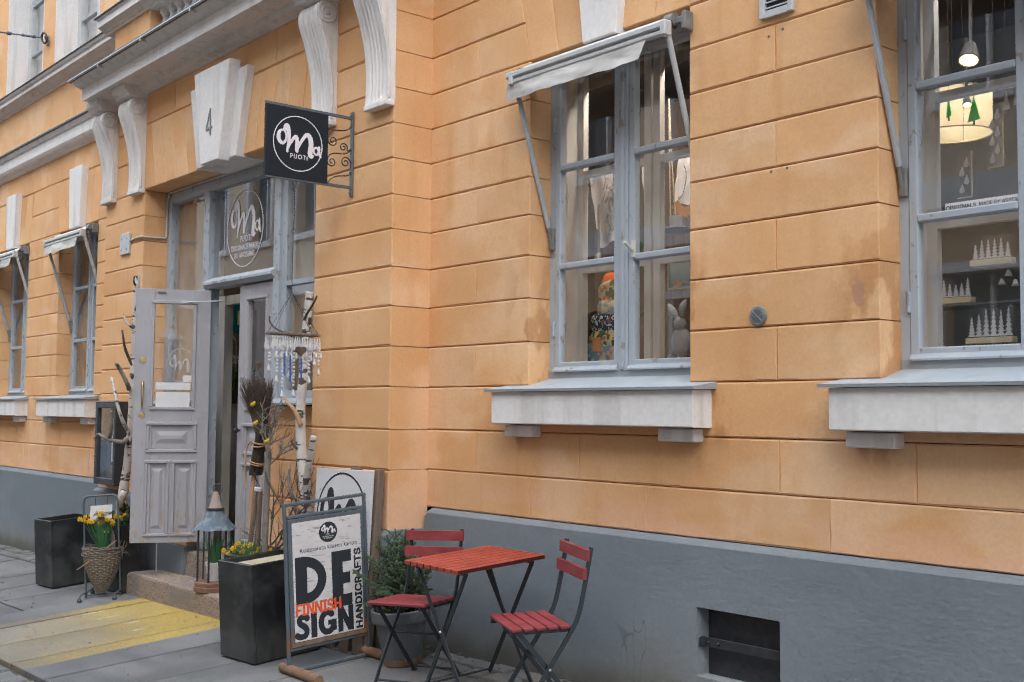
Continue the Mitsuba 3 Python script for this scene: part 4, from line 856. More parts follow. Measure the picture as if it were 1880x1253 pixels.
def daffodils(label, base, spots, hgt, spread, nl, fr=.03):
    F = thing('daffodils', label, 'daffodils', 'pots of yellow daffodils by the entrance')
    lv = MB()
    for _ in range(nl):
        a = R(0, 6.28); rr = R(0, .035 if len(spots) > 1 and fr > .025 else .10); d = np.array([math.cos(a) * spread * R(.2, 1), math.sin(a) * spread * R(.2, 1), 1.0]); d /= np.linalg.norm(d)
        blade(lv, base + np.array([rr * math.cos(a), rr * math.sin(a), 0]), d, hgt * R(.55, .95), R(.0045, .007), R(.05, .35))
    part(F, 'leaves', lv, 'daffodil_leaf')
    for s in spots:
        s = np.array(s, float); st = base + (s - base) * np.array([.12, .12, 0]); dn = np.array([R(-.2, 1.0), R(-1.0, -.3), R(-.25, .25)])
        part(F, 'stem', MB().tube(spline([st, (st + s) / 2 + [0, 0, .02], s - dn * .012], 5), .0028, 5), 'daffodil_leaf', True)
        k = part(F, 'flower', flower(s, dn, fr * R(.85, 1.1)), 'daffodil_yellow'); part(k, 'trumpet', cup(s, dn, fr), 'daffodil_cup', 60)
def needles(m, p, q, n, L, w=.0015, up=.0):
    p, q = np.asarray(p, float), np.asarray(q, float); d = q - p; ln = np.linalg.norm(d); d /= ln
    a = np.cross(d, [.2, .1, 1.0]); a /= np.linalg.norm(a); b = np.cross(d, a)
    t = rng.random(n); ang = rng.random(n) * 2 * math.pi; ll = L * (0.6 + .5 * rng.random(n)) * (1 - .45 * t)
    o = p + t[:, None] * d * ln; e = np.cos(ang)[:, None] * a + np.sin(ang)[:, None] * b + .75 * d + np.array([0, 0, up]); e /= np.linalg.norm(e, axis=1, keepdims=True)
    s = np.cross(e, d); s /= np.linalg.norm(s, axis=1, keepdims=True) + 1e-9
    v = np.stack([o - s * w, o + s * w, o + e * ll[:, None] + s * w * .3, o + e * ll[:, None] - s * w * .3], 1).reshape(-1, 3)
    i = np.arange(n)[:, None] * 4; m.add(v, np.hstack([i, i + 1, i + 2, i + 3]))
def bough(st, nd, p, d, L, droop=.5, k=9):
    """a spruce bough: stem, side shoots, needles"""
    d = np.array(d, float) / np.linalg.norm(d); pts = [np.array(p, float)]; dd = d.copy(); n = 9
    for i in range(n): dd = dd + np.array([0, 0, -droop / n]) * (1 if i > 2 else .3); dd /= np.linalg.norm(dd); pts.append(pts[-1] + dd * L / n)
    st.tube(pts, np.linspace(.0045, .0015, n + 1), 5)
    for i in range(n): needles(nd, pts[i], pts[i + 1], int(90 * L / n / .03), .017)
    for i in range(1, n):
        for s in (-1, 1):
            if R(0, 1) < .12: continue
            e = pts[i + 1] - pts[i]; e /= np.linalg.norm(e); sd = np.cross(e, [0, 0, 1.0]); sd /= np.linalg.norm(sd) + 1e-9
            v = e * .75 + s * sd * R(.6, .9) + np.array([0, 0, R(-.25, .15)]); v /= np.linalg.norm(v); l = L * .38 * (1 - i / n * .7) * R(.7, 1.1)
            a, b = pts[i], pts[i] + v * l * .55; c = b + (v + np.array([0, 0, -.18])) * l * .45
            st.tube([a, b, c], [.0022, .0018, .001], 4); needles(nd, a, b, int(l * .55 * 2600), .015); needles(nd, b, c, int(l * .45 * 2900), .014)
def spruce(label, base, dirs, mat):
    Y_ = thing('spruce_branches', label, 'spruce branches', 'cut spruce branches standing in pots')
    for d, L, dr_ in dirs:
        st, nd = MB(), MB(); bough(st, nd, base + np.array([R(-.06, .06), R(-.06, .06), 0]), d, L, dr_)
        k = part(Y_, 'branch', st, 'grey_twig', True); part(k, 'needles', nd, mat, kind='stuff')
RV = np.array([RIGHT[0], RIGHT[1], 0.0])                         # a level direction along the street's diagonal
# ------------------------------------------------------------------ birch poles
def pole(label, path, rad, stubs, mat='birch_bark', name='birch_pole'):
    T_ = thing(name, label, 'birch pole', 'birch poles beside the entrance')
    c = spline(path, 8); r = np.interp(np.linspace(0, 1, len(c)), np.linspace(0, 1, len(rad)), rad)
    r = r * (1 + .10 * (meshkit.noise(c * [9, 9, 9]) - .5))
    part(T_, 'trunk', MB().tube(c, r, 14), mat, True)
    for pts, ra, rb, mt in stubs:
        q = spline(pts, 5); part(T_, 'branch', MB().tube(q, np.linspace(ra, rb, len(q)), 9), mt, True)
    return T_
pole('tall birch pole with knobbly side branches, standing left of the open door', [(-9.93, 3.93, .20), (-9.955, 3.93, .62), (-9.955, 3.93, .95), (-9.885, 3.93, 1.22), (-9.84, 3.93, 1.49), (-9.81, 3.93, 1.78), (-9.81, 3.93, 2.06), (-9.80, 3.93, 2.34), (-9.79, 3.93, 2.63), (-9.78, 3.93, 2.88)],
     [.06, .055, .044, .036, .031, .029, .027, .026, .025, .024], [
     ([(-9.82, 3.90, 1.90), (-9.73, 3.84, 1.96), (-9.77, 3.80, 2.06), (-9.70, 3.74, 2.10)], .020, .014, 'grey_twig'),
     ([(-9.84, 3.9, 1.55), (-9.79, 3.80, 1.74), (-9.88, 3.79, 1.92), (-9.96, 3.80, 1.99)], .017, .011, 'birch_bark'),
     ([(-9.86, 3.90, 1.46), (-9.79, 3.82, 1.44), (-9.95, 3.76, 1.47), (-10.05, 3.74, 1.50), (-10.12, 3.73, 1.46)], .022, .010, 'grey_twig'),
     ([(-9.93, 3.78, 1.475), (-9.83, 3.76, 1.54), (-9.80, 3.75, 1.64), (-9.78, 3.74, 1.70)], .020, .010, 'grey_twig'),
     ([(-9.80, 3.92, 2.10), (-9.80, 3.86, 2.22), (-9.78, 3.83, 2.30), (-9.80, 3.82, 2.40)], .014, .008, 'dark_twig'),
     ([(-9.79, 3.92, 2.42), (-9.80, 3.86, 2.47), (-9.83, 3.84, 2.54)], .012, .006, 'birch_bark'),
     ([(-9.78, 3.92, 2.80), (-9.72, 3.88, 2.82), (-9.66, 3.86, 2.86)], .010, .005, 'dark_twig'),
     ([(-9.95, 3.93, .86), (-9.82, 3.86, .92), (-9.74, 3.86, 1.02)], .042, .03, 'birch_bark'),
     ([(-9.95, 3.92, .72), (-9.84, 3.82, .66), (-9.80, 3.80, .52)], .04, .02, 'grey_twig')])
pole('birch pole with a forked stub, leaning behind the crystal mobile', [(-6.79, 3.96, .22), (-6.82, 3.965, .70), (-6.855, 3.97, 1.04), (-6.89, 3.97, 1.22), (-6.95, 3.975, 1.40), (-6.985, 3.98, 1.59), (-6.99, 3.98, 1.77), (-6.97, 3.985, 1.96), (-6.955, 3.985, 2.14), (-6.93, 3.985, 2.37), (-6.905, 3.985, 2.53)],
     [.042, .040, .038, .038, .037, .036, .034, .032, .031, .029, .027], [
     ([(-6.87, 3.96, 1.16), (-6.80, 3.93, 1.30), (-6.725, 3.91, 1.43), (-6.655, 3.89, 1.555)], .025, .022, 'birch_bark'),
     ([(-6.95, 3.96, 1.62), (-6.985, 3.93, 1.72), (-7.02, 3.91, 1.76), (-7.07, 3.90, 1.81)], .018, .010, 'peeled_wood'),
     ([(-6.93, 3.96, 2.34), (-6.84, 3.94, 2.39), (-6.78, 3.93, 2.42), (-6.70, 3.92, 2.48)], .009, .006, 'dark_twig'),
     ([(-6.98, 3.95, 2.20), (-7.10, 3.92, 2.25), (-7.24, 3.90, 2.30), (-7.31, 3.90, 2.38)], .009, .006, 'dark_twig'),
     ([(-6.96, 3.95, 1.46), (-6.99, 3.93, 1.49), (-7.0, 3.92, 1.52)], .014, .005, 'dark_twig'),
     ([(-6.86, 3.96, 1.10), (-6.94, 3.93, 1.13), (-7.01, 3.92, 1.20), (-7.02, 3.92, 1.32)], .013, .008, 'grey_twig')])

# ------------------------------------------------------------------ broom, twig tree and the old wooden frame, in the half hidden planter
W_ = thing('broom', 'upturned birch-twig broom with a pale peeled handle, standing in the planter by the door', 'broom')
part(W_, 'handle', MB().tube(spline([(-7.30, 3.80, .32), (-7.36, 3.82, .75), (-7.385, 3.83, 1.05), (-7.36, 3.84, 1.33)], 6), np.linspace(.019, .016, 19), 10), 'peeled_wood', True)
br = MB(); bc, tc = np.array([-7.355, 3.84, 1.27]), np.array([-7.28, 3.85, 1.55])
for _ in range(520):
    a, rr = R(0, 6.28), math.sqrt(R(0, 1)); o = RV * math.cos(a) * rr + np.array([.766, -.643, 0]) * math.sin(a) * rr * .8
    p0, p1 = bc + o * .045, tc + o * .048; top = np.array([-7.36, 3.84, 1.90 + R(-.10, .05)]) + o * np.array([.125, .125, 0])
    br.tube([p0, (p0 + p1) / 2, p1, (p1 + top) / 2 - o * .025, top], [.0035, .0035, .003, .0026, .0014], 3, caps=False)
part(W_, 'bristles', br, 'dark_twig', kind='stuff')
for z, r in ((1.36, .052), (1.48, .054), (1.50, .054), (1.35, .05)):
    c = bc + (tc - bc) * ((z - 1.27) / .28)
    part(W_, 'binding', MB().tube([c + r * (RV * math.cos(t) + np.array([.766, -.643, 0]) * math.sin(t)) + [0, 0, .014 * math.sin(t + z * 40)] for t in np.linspace(0, 6.3, 20)], .0055, 6), 'peeled_wood', True)
part(W_, 'binding', MB().tube(spline([(-7.34, 3.78, 1.50), (-7.38, 3.775, 1.42), (-7.39, 3.78, 1.34), (-7.42, 3.80, 1.25), (-7.40, 3.80, 1.17)], 6), .006, 6), 'peeled_wood', True)
def twigs(m, p, d, L, r, depth, droop=0.0, sp=.7):
    d = np.asarray(d, float) / np.linalg.norm(d); n = 5; pts = [np.asarray(p, float)]; dd = d.copy()
    for i in range(n): dd = dd + np.array([R(-.25, .25), R(-.2, .2), R(-.2, .2) - droop]); dd /= np.linalg.norm(dd); pts.append(pts[-1] + dd * L / n)
    m.tube(spline(pts, 2), np.linspace(r, r * .5, 2 * n + 1), 6)
    if depth > 0:
        for i in range(1, n + 1):
            for _ in range(1 if R(0, 1) < .7 else 2):
                v = dd * .6 + np.array([R(-1, 1), R(-.8, .8), R(-.5, .9)]) * sp; twigs(m, pts[i], v, L * R(.4, .62), r * .6, depth - 1, droop, sp)
G_ = thing('bare_twig_tree', 'bare grey twig tree hung with small yellow birds, beside the broom', 'twig tree')
part(G_, 'stem', MB().tube(spline([(-7.13, 3.80, .3), (-7.14, 3.81, .8), (-7.145, 3.82, 1.18), (-7.15, 3.82, 1.44)], 6), np.linspace(.024, .021, 19), 10), 'grey_twig', True)
for k, (d, L) in enumerate((((-.40, -.2, 1), .30), ((.15, .1, 1), .24), ((.35, .0, .9), .26), ((.5, .25, .8), .20))):
    m = MB(); twigs(m, (-7.15, 3.82, 1.42 - .03 * k), d, L, .0085, 2); part(G_, 'branch', m, 'grey_twig', True)
bsdf('bird_yellow', (0.55, 0.38, 0.03), 0.7)
for p in ((-7.30, 3.78, 1.76), (-7.20, 3.75, 1.63), (-7.05, 3.76, 1.51)):
    part(G_, 'yellow_bird', MB().mesh(trimesh.creation.icosphere(2, 1), frame(p, (.021, .007, .006), (-.004, .013, 0), (0, -.003, .014))).mesh(trimesh.creation.icosphere(1, .010), frame(np.array(p) + [.016, .004, .013], (1, 0, 0), (0, 1, 0))).hull([np.array(p) + q for q in ((-.014, 0, 0), (-.038, -.004, -.009), (-.038, .004, -.009), (-.014, 0, .007))]), 'bird_yellow', True)
Z_ = thing('dark_twigs', 'dark arching twigs beside the grey stem in the planter', 'twigs')
for d, L in (((.5, .3, 1), .55), ((.9, .2, .9), .5), ((.7, -.1, .6), .42), ((-.1, .3, 1), .5), ((.9, .3, .2), .45)):
    m = MB(); twigs(m, (-7.11, 3.84, .74 + R(-.05, .1)), d, L, .006, 2, -.02, .5); part(Z_, 'twig', m, 'dark_twig', True)
m = MB().tube(spline([(-7.13, 3.80, 1.30), (-7.02, 3.80, 1.18), (-6.90, 3.82, 1.05), (-6.86, 3.84, .88), (-6.96, 3.84, .72), (-7.08, 3.84, .62)], 6), .0055, 6); part(Z_, 'twig', m, 'dark_twig', True)
E_ = thing('old_wooden_frame', 'narrow weathered wooden frame leaning in the planter between broom and twig tree', 'frame')
for a, b in (((-7.34, 3.77, .50), (-7.25, 3.80, 1.18)), ((-7.24, 3.80, .50), (-7.22, 3.81, 1.17))): part(E_, 'bar', MB().beam(a, b, .022, .03, (0, 1, 0), .004), 'old_wood')
part(E_, 'top', MB().beam((-7.265, 3.795, 1.18), (-7.205, 3.81, 1.175), .03, .03, (0, 1, 0), .005), 'old_white_paint')
part(E_, 'mesh_panel', MB().hull([(-7.32, 3.79, .52), (-7.24, 3.81, .52), (-7.24, 3.82, 1.15), (-7.225, 3.82, 1.15), (-7.32, 3.795, .52), (-7.24, 3.815, .52)]), 'zinc_grey')

# daffodils
b4 = np.array([-7.23, 3.74, .64])
daffodils('small yellow daffodils in the black planter half hidden behind the nearest one', b4, [b4 + RV * (u - 590) / 4.003 / 272 * 1.0 + np.array([R(-.03, .03), R(-.05, .0), (300 - v) / 4.003 / 272 + .11]) for u, v in ((430, 280), (475, 268), (470, 295), (505, 235), (520, 262), (560, 225), (560, 260), (545, 287), (600, 285), (612, 258), (640, 235), (655, 290), (690, 285), (725, 230), (745, 270), (585, 240), (625, 300), (495, 290), (670, 265), (572, 292))], .24, .4, 90, .021)
bb = np.array([-9.775, 3.70, .50])
FB = daffodils('yellow daffodils with long green leaves growing in the wicker basket', bb, [bb + RV * (u - 757) / 4.003 / 206 + np.array([R(-.02, .02), R(-.06, .03), .03 + (303 - v) / 4.003 / 206]) for u, v in ((595, 90), (668, 60), (650, 92), (690, 78), (720, 105), (745, 85), (778, 40), (776, 72), (812, 105), (803, 172), (700, 55), (735, 110), (760, 62), (820, 88), (630, 75), (655, 70), (705, 92), (728, 62), (755, 98), (790, 90), (680, 100), (640, 110), (800, 120))], .30, .32, 150, .027)
b3 = np.array([-9.80, 3.90, .66])
daffodils('few orange-yellow daffodils among spruce twigs beside the open door', b3, [b3 + RV * (u - 890) / 4.003 / 206 + np.array([0, -.06, .10 + (150 - v) / 4.003 / 206]) for u, v in ((905, 125), (940, 100), (870, 110))], .22, .3, 24, .03)
sp = lambda n, tilt, lo, hi, dr: [((math.cos(a) * tilt * R(.5, 1.2), math.sin(a) * tilt * R(.5, 1.2), 1), R(lo, hi), dr * R(.5, 1.3)) for a in np.linspace(0, 6.28, n + 1)[:-1] + R(0, 1)]
spruce('dark spruce twigs in the black planter behind the basket', np.array([-9.93, 3.92, .68]), sp(16, 1.1, .22, .34, .9), 'needle_green')
PB = np.array([-5.74, 3.97, .52])
spruce('tall spruce branches in the grey pot behind the left red chair', PB, sp(11, .18, .42, .52, .3) + sp(13, .50, .34, .46, .9) + sp(12, 1.0, .22, .32, 1.5) + [((-.3, -.5, .9), .36, .8), ((.5, -.6, .8), .36, .9)], 'needle_pale')
PT = thing('plant_pot', 'large tapered grey zinc pot holding the tall spruce branches', 'pot'); MP = stand(-5.69, 3.95)
part(PT, 'body', MB().lathe([(0, 0), (.098, 0), (.105, .01), (.150, .255), (.170, .262), (.174, .275), (.176, .325), (.170, .332), (.160, .33), (.156, .30), (0, .29)], 40).xf(MP), 'zinc_grey', 35)
part(PT, 'soil', MB().lathe([(.157, .298), (0, .303)], 24).xf(MP), 'dark_soil')
part(PT, 'rust_ring', MB().lathe([(.099, .004), (.108, .012), (.114, .045), (.1085, .05)], 30).xf(MP), 'rust_wood', 30)

# ------------------------------------------------------------------ basket on its iron stand
N_ = thing('welcome_stand', 'black iron plant stand with curled feet and a small white welcome sign', 'plant stand')
pl_, pr_ = np.array([-9.852, 3.598, .123]), np.array([-9.691, 3.829, .146]); ax = (pr_ - pl_); ln = np.linalg.norm(ax); ax /= ln
zt = lambda p, h: np.array([p[0] - .012 * h, p[1] - .052 * h, p[2] + h])
path = [zt(pl_, 0.0), zt(pl_, .4), zt(pl_, .80), zt(pl_, .835) + ax * .008, zt(pl_, .855) + ax * .035, zt(pr_, .855) - ax * .035, zt(pr_, .835) - ax * .008, zt(pr_, .80), zt(pr_, .4), zt(pr_, 0)]
part(N_, 'frame', MB().tube(path, .0085, 8).tube([pl_ + [0, 0, .03], pr_ + [0, 0, .03]], .007, 6), 'weathered_steel', True)
nrm = np.array([ax[1], -ax[0], 0])
for p in (pl_, pr_):
    for s in (1, -1):
        q = p + nrm * s * .20; q[2] = gz(q[0], q[1])
        part(N_, 'foot', MB().tube(spline([p + [0, 0, .04], p + nrm * s * .07 + [0, 0, .055], p + nrm * s * .14 + [0, 0, .052], q + [0, 0, .045], q + nrm * s * .012 + [0, 0, .02], q + [0, 0, .008]], 4), .0065, 6).lathe([(0, 0), (.018, .004), (.02, .02), (.012, .034), (0, .036)], 10, q), 'weathered_steel', True)
ctr = (zt(pl_, .70) + zt(pr_, .70)) / 2
MW = frame(ctr - ax * .09 + [0, 0, -.045], ax, (0, 0, 1))
part(N_, 'welcome_plate', MB().box(0, .18, 0, .118, -.004, .0).xf(MW), 'paper', label='small white welcome plate with dark script')
tw = text('Welcome', .150, .036, True, .001, .35); part(N_, 'lettering', MB().mesh(tw, MW @ frame((.014, .030, .0005), (1, 0, 0), (0, 1, 0))).mesh(tw, MW @ frame((.0155, .0315, .0008), (1, 0, 0), (0, 1, 0))), 'ink')
part(N_, 'ornament', MB().poly(unary_union([sg.Point(.09 + .018 * k, .082 + .008 * math.cos(k * 1.3)).buffer(.007) for k in (-2, -1, 0, 1, 2)]), .0008, MW @ frame((0, 0, .0005), (1, 0, 0), (0, 1, 0))).poly(sg.box(.055, .018, .125, .022), .0008, MW @ frame((0, 0, .0005), (1, 0, 0), (0, 1, 0))), 'tag_cream')
for s in (.04, .14): part(N_, 'chain', MB().tube([at(MW, (s, .118, 0)), at(MW, (s, .118, 0)) + [0, 0, .075]], .003, 5), 'black_iron')
U_ = thing('wicker_basket', 'cone-shaped wicker basket with a twig rim hanging in the iron stand', 'basket')
bc = np.array([-9.775, 3.70, .175]); bh = .36
rad = lambda t: .035 + .118 * (1 - abs(1 - t) ** 1.9)
nr, nrib = 25, 26
for k in range(nr):
    t = k / (nr - 1); th = np.linspace(0, 2 * math.pi, 105)
    r = rad(t) + .005 * np.cos(th * nrib / 2 + math.pi * k)
    part(U_, 'weave', MB().tube(np.stack([bc[0] + r * np.cos(th), bc[1] + r * np.sin(th), bc[2] + .01 + bh * t + 0 * th], 1), .0072, 5, caps=False), 'wicker', True)
m = MB()
for k in range(nrib):
    a = k * 2 * math.pi / nrib; m.tube([bc + [rad(t) * math.cos(a), rad(t) * math.sin(a), .005 + bh * t] for t in np.linspace(0, 1.06, 8)], .006, 5)
part(U_, 'ribs', m, 'wicker', True)
part(U_, 'lining', MB().lathe([(0, .02)] + [(rad(t) - .012, .02 + bh * t * .9) for t in np.linspace(0, 1, 8)] + [(0, .02 + bh * .9)], 20, bc), 'dark_soil')
for k in range(16):
    a0, rr, zz = R(0, 6.28), .152 + R(-.014, .016), bc[2] + bh + R(-.035, .03); th = np.linspace(a0, a0 + R(2.5, 5.5), 30)
    part(U_, 'rim_twig', MB().tube(np.stack([bc[0] + (rr + .008 * np.sin(th * 3 + k)) * np.cos(th), bc[1] + (rr + .008 * np.sin(th * 3 + k)) * np.sin(th), zz + .014 * np.sin(th * 2 + k)], 1), R(.0028, .005), 5), 'grey_twig', True)
part(U_, 'rim_twig', MB().tube(spline([bc + RV * .15 + [0, -.04, .44], bc + RV * .08 + [.04, -.14, .33], bc - RV * .02 + [.05, -.15, .25], bc - RV * .12 + [.02, -.10, .20]], 6), .004, 5), 'peeled_wood', True)
for k in range(9): part(U_, 'rim_twig', MB().tube(spline([bc + RV * .12 + [0, -.02, bh], bc + RV * R(.15, .2) + [0, -.03, bh + R(-.02, .04)], bc + RV * R(.17, .27) + [R(-.03, .03), -.03, bh + R(-.10, .10)]], 4), .0022, 4), 'wicker', True)

# ------------------------------------------------------------------ lantern on the step
LN = thing('lantern', 'hexagonal glass lantern with blue-grey metal roof and wooden base on the granite step', 'lantern')
lc = np.array([-8.29, 4.0, .346])
hexa = lambda r, z, o=.26: [(r * math.cos(k * math.pi / 3 + o), r * math.sin(k * math.pi / 3 + o), z) for k in range(6)]
ML_ = np.eye(4); ML_[:3, 3] = lc
part(LN, 'base', MB().hull(hexa(.152, 0) + hexa(.152, .033) + hexa(.145, .040)).xf(ML_), 'lantern_wood'); part(LN, 'base', MB().hull(hexa(.145, .042) + hexa(.145, .066) + hexa(.135, .075)).xf(ML_), 'lantern_wood')
for k, (x, y, z) in enumerate(hexa(.125, .075)): part(LN, 'post', MB().beam((x, y, .07), (x, y, .475), .012, .012, (1, 0, 0)).xf(ML_), 'black_iron')
h0, h1 = hexa(.123, .078), hexa(.123, .47)
for k in range(6):
    l = (k + 1) % 6; part(LN, 'pane', MB().add([h0[k], h0[l], h1[l], h1[k]], [(0, 1, 2, 3)]).xf(ML_), 'pane_glass')
rp = [(.172, .468), (.150, .485), (.115, .520), (.085, .560), (.066, .595), (.060, .612)]
m = MB(); vs = []
for i, (r, z) in enumerate(rp):
    for k in range(12): 
        a = k * math.pi / 6 + .26; rr = r * (1.0 if k % 2 == 0 else .90 - .0 * i); vs.append((rr * math.cos(a), rr * math.sin(a), z + (-.006 if k % 2 == 0 and i == 0 else 0)))
f = [(i * 12 + k, i * 12 + (k + 1) % 12, (i + 1) * 12 + (k + 1) % 12, (i + 1) * 12 + k) for i in range(len(rp) - 1) for k in range(12)]
part(LN, 'roof', m.add(vs, f).xf(ML_), 'lantern_roof')
part(LN, 'collar', MB().lathe([(.062, .606), (.066, .610), (.066, .624), (.060, .628)], 18).xf(ML_), 'black_iron', 40)
part(LN, 'cap', MB().lathe([(.056, .624), (.043, .655), (.033, .69), (.024, .725), (.014, .748), (0, .752)], 18).xf(ML_), 'lantern_cap', 60)
part(LN, 'ring', MB().tube([lc + RV * (.012 + .036 * math.cos(t)) + [0, 0, .775 + .036 * math.sin(t)] for t in np.linspace(0, 6.3, 26)], .0042, 6), 'weathered_steel', True)
part(LN, 'flower_pot', MB().lathe([(0, 0), (.045, 0), (.062, .11), (.066, .115), (.066, .14), (.058, .14), (0, .125)], 24, lc + [0, 0, .076]), 'paper', 40)
lv = MB()
for _ in range(44):
    a = R(0, 6.28); d = np.array([math.cos(a) * .22, math.sin(a) * .22, 1]); d /= np.linalg.norm(d); blade(lv, lc + [.03 * math.cos(a), .03 * math.sin(a), .20], d, R(.14, .25), R(.005, .008), .12)
part(LN, 'leaves', lv, 'daffodil_leaf')

# ------------------------------------------------------------------ sandwich board
A_ = thing('sandwich_board', 'steel framed pavement sign with a white poster lettered DESIGN, standing between planter and chairs', 'pavement sign')
p0, p1 = np.array([-6.059, 3.411, .178]), np.array([-6.022, 3.935, .225]); sx = (p1 - p0); sw = np.linalg.norm(sx); sx /= sw
up_ = np.array([-.008, -.055, 1.0]); up_ /= np.linalg.norm(up_); fn = np.cross(sx, up_); fn /= np.linalg.norm(fn)
MA = np.eye(4); MA[:3, 0], MA[:3, 1], MA[:3, 2], MA[:3, 3] = sx, up_, fn, p0
def bar(a, b, w=.020, mt='weathered_steel', name='bar'): part(A_, name, MB().beam((a[0], a[1], 0), (b[0], b[1], 0), w, w, (0, 0, 1), .004).xf(MA), mt)
bar((0, .012), (0, 1.0), name='post'); bar((sw, .012), (sw, 1.0), name='post'); bar((.011, .990), (sw - .011, .990)); bar((.011, .915), (sw - .011, .915)); bar((.011, .148), (sw - .011, .148)); bar((.011, .022), (sw - .011, .022))
part(A_, 'panel', MB().box(.014, sw - .014, .158, .902, -.010, .012, .003).xf(MA), 'weathered_steel'); part(A_, 'bottom_rail', MB().box(.016, sw - .016, .160, .184, .0122, .016).xf(MA), 'rust_wood')
def poster_col(p, n, uv):
    u = (p.x - p0[0]) * sx[0] + (p.y - p0[1]) * sx[1]
    g = fbm(u * 11, p.z * 150, 3, 3); h = fbm(u * 26 + 9, p.z * 55, 5, 3)
    c = mix((0.60, 0.57, 0.57), (0.52, 0.49, 0.49), h)
    return mix(c, (0.26, 0.24, 0.25), smoothstep(0.64, 0.74, g) * smoothstep(0.45, 0.6, h) * 0.85)
bsdf('poster_print', poster_col, 0.6, 0.3)
PO = part(A_, 'poster', MB().box(.038, .490, .188, .880, .0125, .0145).xf(MA), 'poster_print', label='white woodgrain poster with large black and orange lettering')
def put_text(s, x, y, w, h, mat, bold=True, fat=0.0, rot=False, z=.0150, name='lettering', shear=0.0):
    t = text(s, w, h, bold, .0006, shear)
    q = frame((x, y, z), (0, 1, 0), (-1, 0, 0)) if rot else frame((x, y, z), (1, 0, 0), (0, 1, 0))
    part(PO, name, MB().mesh(t, MA @ q), mat)
def block_text(s, x, y, w, h, fat):
    """heavy sans capitals"""
    D_, gs, cx = {}, [], 0
    P = lambda *a: sg.Polygon(a)
    def L(c):
        if c == 'D':
            o = sa.scale(sg.Point(0, 0).buffer(1, 32), .62, .5, origin=(0, 0)); o = sa.translate(o, .18, .5).intersection(sg.box(.12, 0, 1, 1)).union(sg.box(0, 0, .2, 1))
            i = sa.translate(sa.scale(sg.Point(0, 0).buffer(1, 32), .31, .27, origin=(0, 0)), .27, .5).intersection(sg.box(.30, 0, 1, 1)); return o.difference(i), .80
        if c == 'E': return unary_union([sg.box(0, 0, .30, 1), sg.box(0, 0, .54, .21), sg.box(0, .40, .50, .60), sg.box(0, .79, .54, 1)]), .54
        if c == 'I': return sg.box(0, 0, .27, 1), .27
        if c == 'N': return unary_union([sg.box(0, 0, .24, 1), sg.box(.50, 0, .74, 1), P((0, 1), (.26, 1), (.74, 0), (.48, 0))]), .74
        if c == 'S':
            q = spline([(.50, .80), (.36, .885), (.20, .86), (.14, .74), (.22, .60), (.40, .47), (.47, .31), (.40, .15), (.22, .11), (.03, .19)], 6); return stroke([tuple(z) for z in q], [.118] * len(q)).intersection(sg.box(-.1, 0, .62, 1)), .60
        if c == 'G':
            t = np.linspace(.85, 5.75, 30); q = [(.42 + .30 * math.cos(k), .5 + .39 * math.sin(k)) for k in t]; return unary_union([stroke(q, [.125] * len(q)).intersection(sg.box(-.1, 0, .84, 1)), sg.box(.44, .37, .84, .57), sg.box(.60, .12, .84, .5)]), .84
    xs_ = 0
    for c in s:
        g, wd = L(c); gs.append(sa.translate(g, xs_, 0)); xs_ += wd + .075
    xs_ -= .075; g = sa.scale(unary_union(gs), w / xs_, h, origin=(0, 0))
    part(PO, 'lettering', MB().poly(g, .0006, MA @ frame((x, y, .0150), (1, 0, 0), (0, 1, 0))), 'ink')
block_text('D', .050, .395, .200, .282, 0); block_text('E', .288, .345, .130, .332, 0); block_text('SIGN', .047, .196, .375, .148, 0)
put_text('FINNISH', .046, .336, .292, .066, 'orange_ink', True, z=.0160)
put_text('FINNISH', .0482, .337, .292, .066, 'orange_ink', True, z=.0161)
put_text('FINNISH', .0500, .3362, .292, .067, 'orange_ink', True, z=.0162)
put_text('HANDICRAFTS', .4800, .1985, .478, .042, 'ink', True, rot=True, z=.0152)
put_text('HANDICRAFTS', .4822, .1995, .478, .043, 'ink', True, rot=True, z=.0153)
put_text('HANDICRAFTS', .483, .196, .478, .042, 'ink', True, rot=True)
put_text('HANDICRAFTS', .4815, .1975, .478, .042, 'ink', True, rot=True, z=.0151)
put_text('Kotimaista käden taitoa', .085, .700, .375, .023, 'ink', False)
ML2 = MA @ frame((.271, .800, .0150), (1, 0, 0), (0, 1, 0))
part(PO, 'logo_disc', MB().poly(sg.Point(0, 0).buffer(.060, 40), .0006, ML2), 'ink')
part(PO, 'logo', MB().poly(LOGO, .0005, ML2 @ np.array([[.052, 0, 0, 0], [0, .050, 0, .012], [0, 0, 1, .0007], [0, 0, 0, 1.0]])), 'vinyl_white')
for s, yy, w in (('PUOTI', .783, .026), ('ORIGINALS MADE', .771, .074), ('BY ARTISANS', .760, .052)): 
    t = text(s, w, .0068, False, .0005); part(PO, 'lettering', MB().mesh(t, MA @ frame((.271 - w / 2, yy, .0157), (1, 0, 0), (0, 1, 0))), 'vinyl_white')
for p, L, a in ((p0, .25, 0), (p1, .25, 0)):
    dvv = np.array([math.cos(.02), math.sin(.02) - .06, 0.0]); q0, q1 = p - dvv * .10, p + dvv * .36
    q0[2], q1[2] = gz(*q0[:2]) + .030, gz(*q1[:2]) + .030
    part(A_, 'wooden_foot', MB().tube([q0, q0 + (q1 - q0) * .04, q0 + (q1 - q0) * .96, q1], [.024, .030, .030, .027], 12), 'rust_wood', 50)

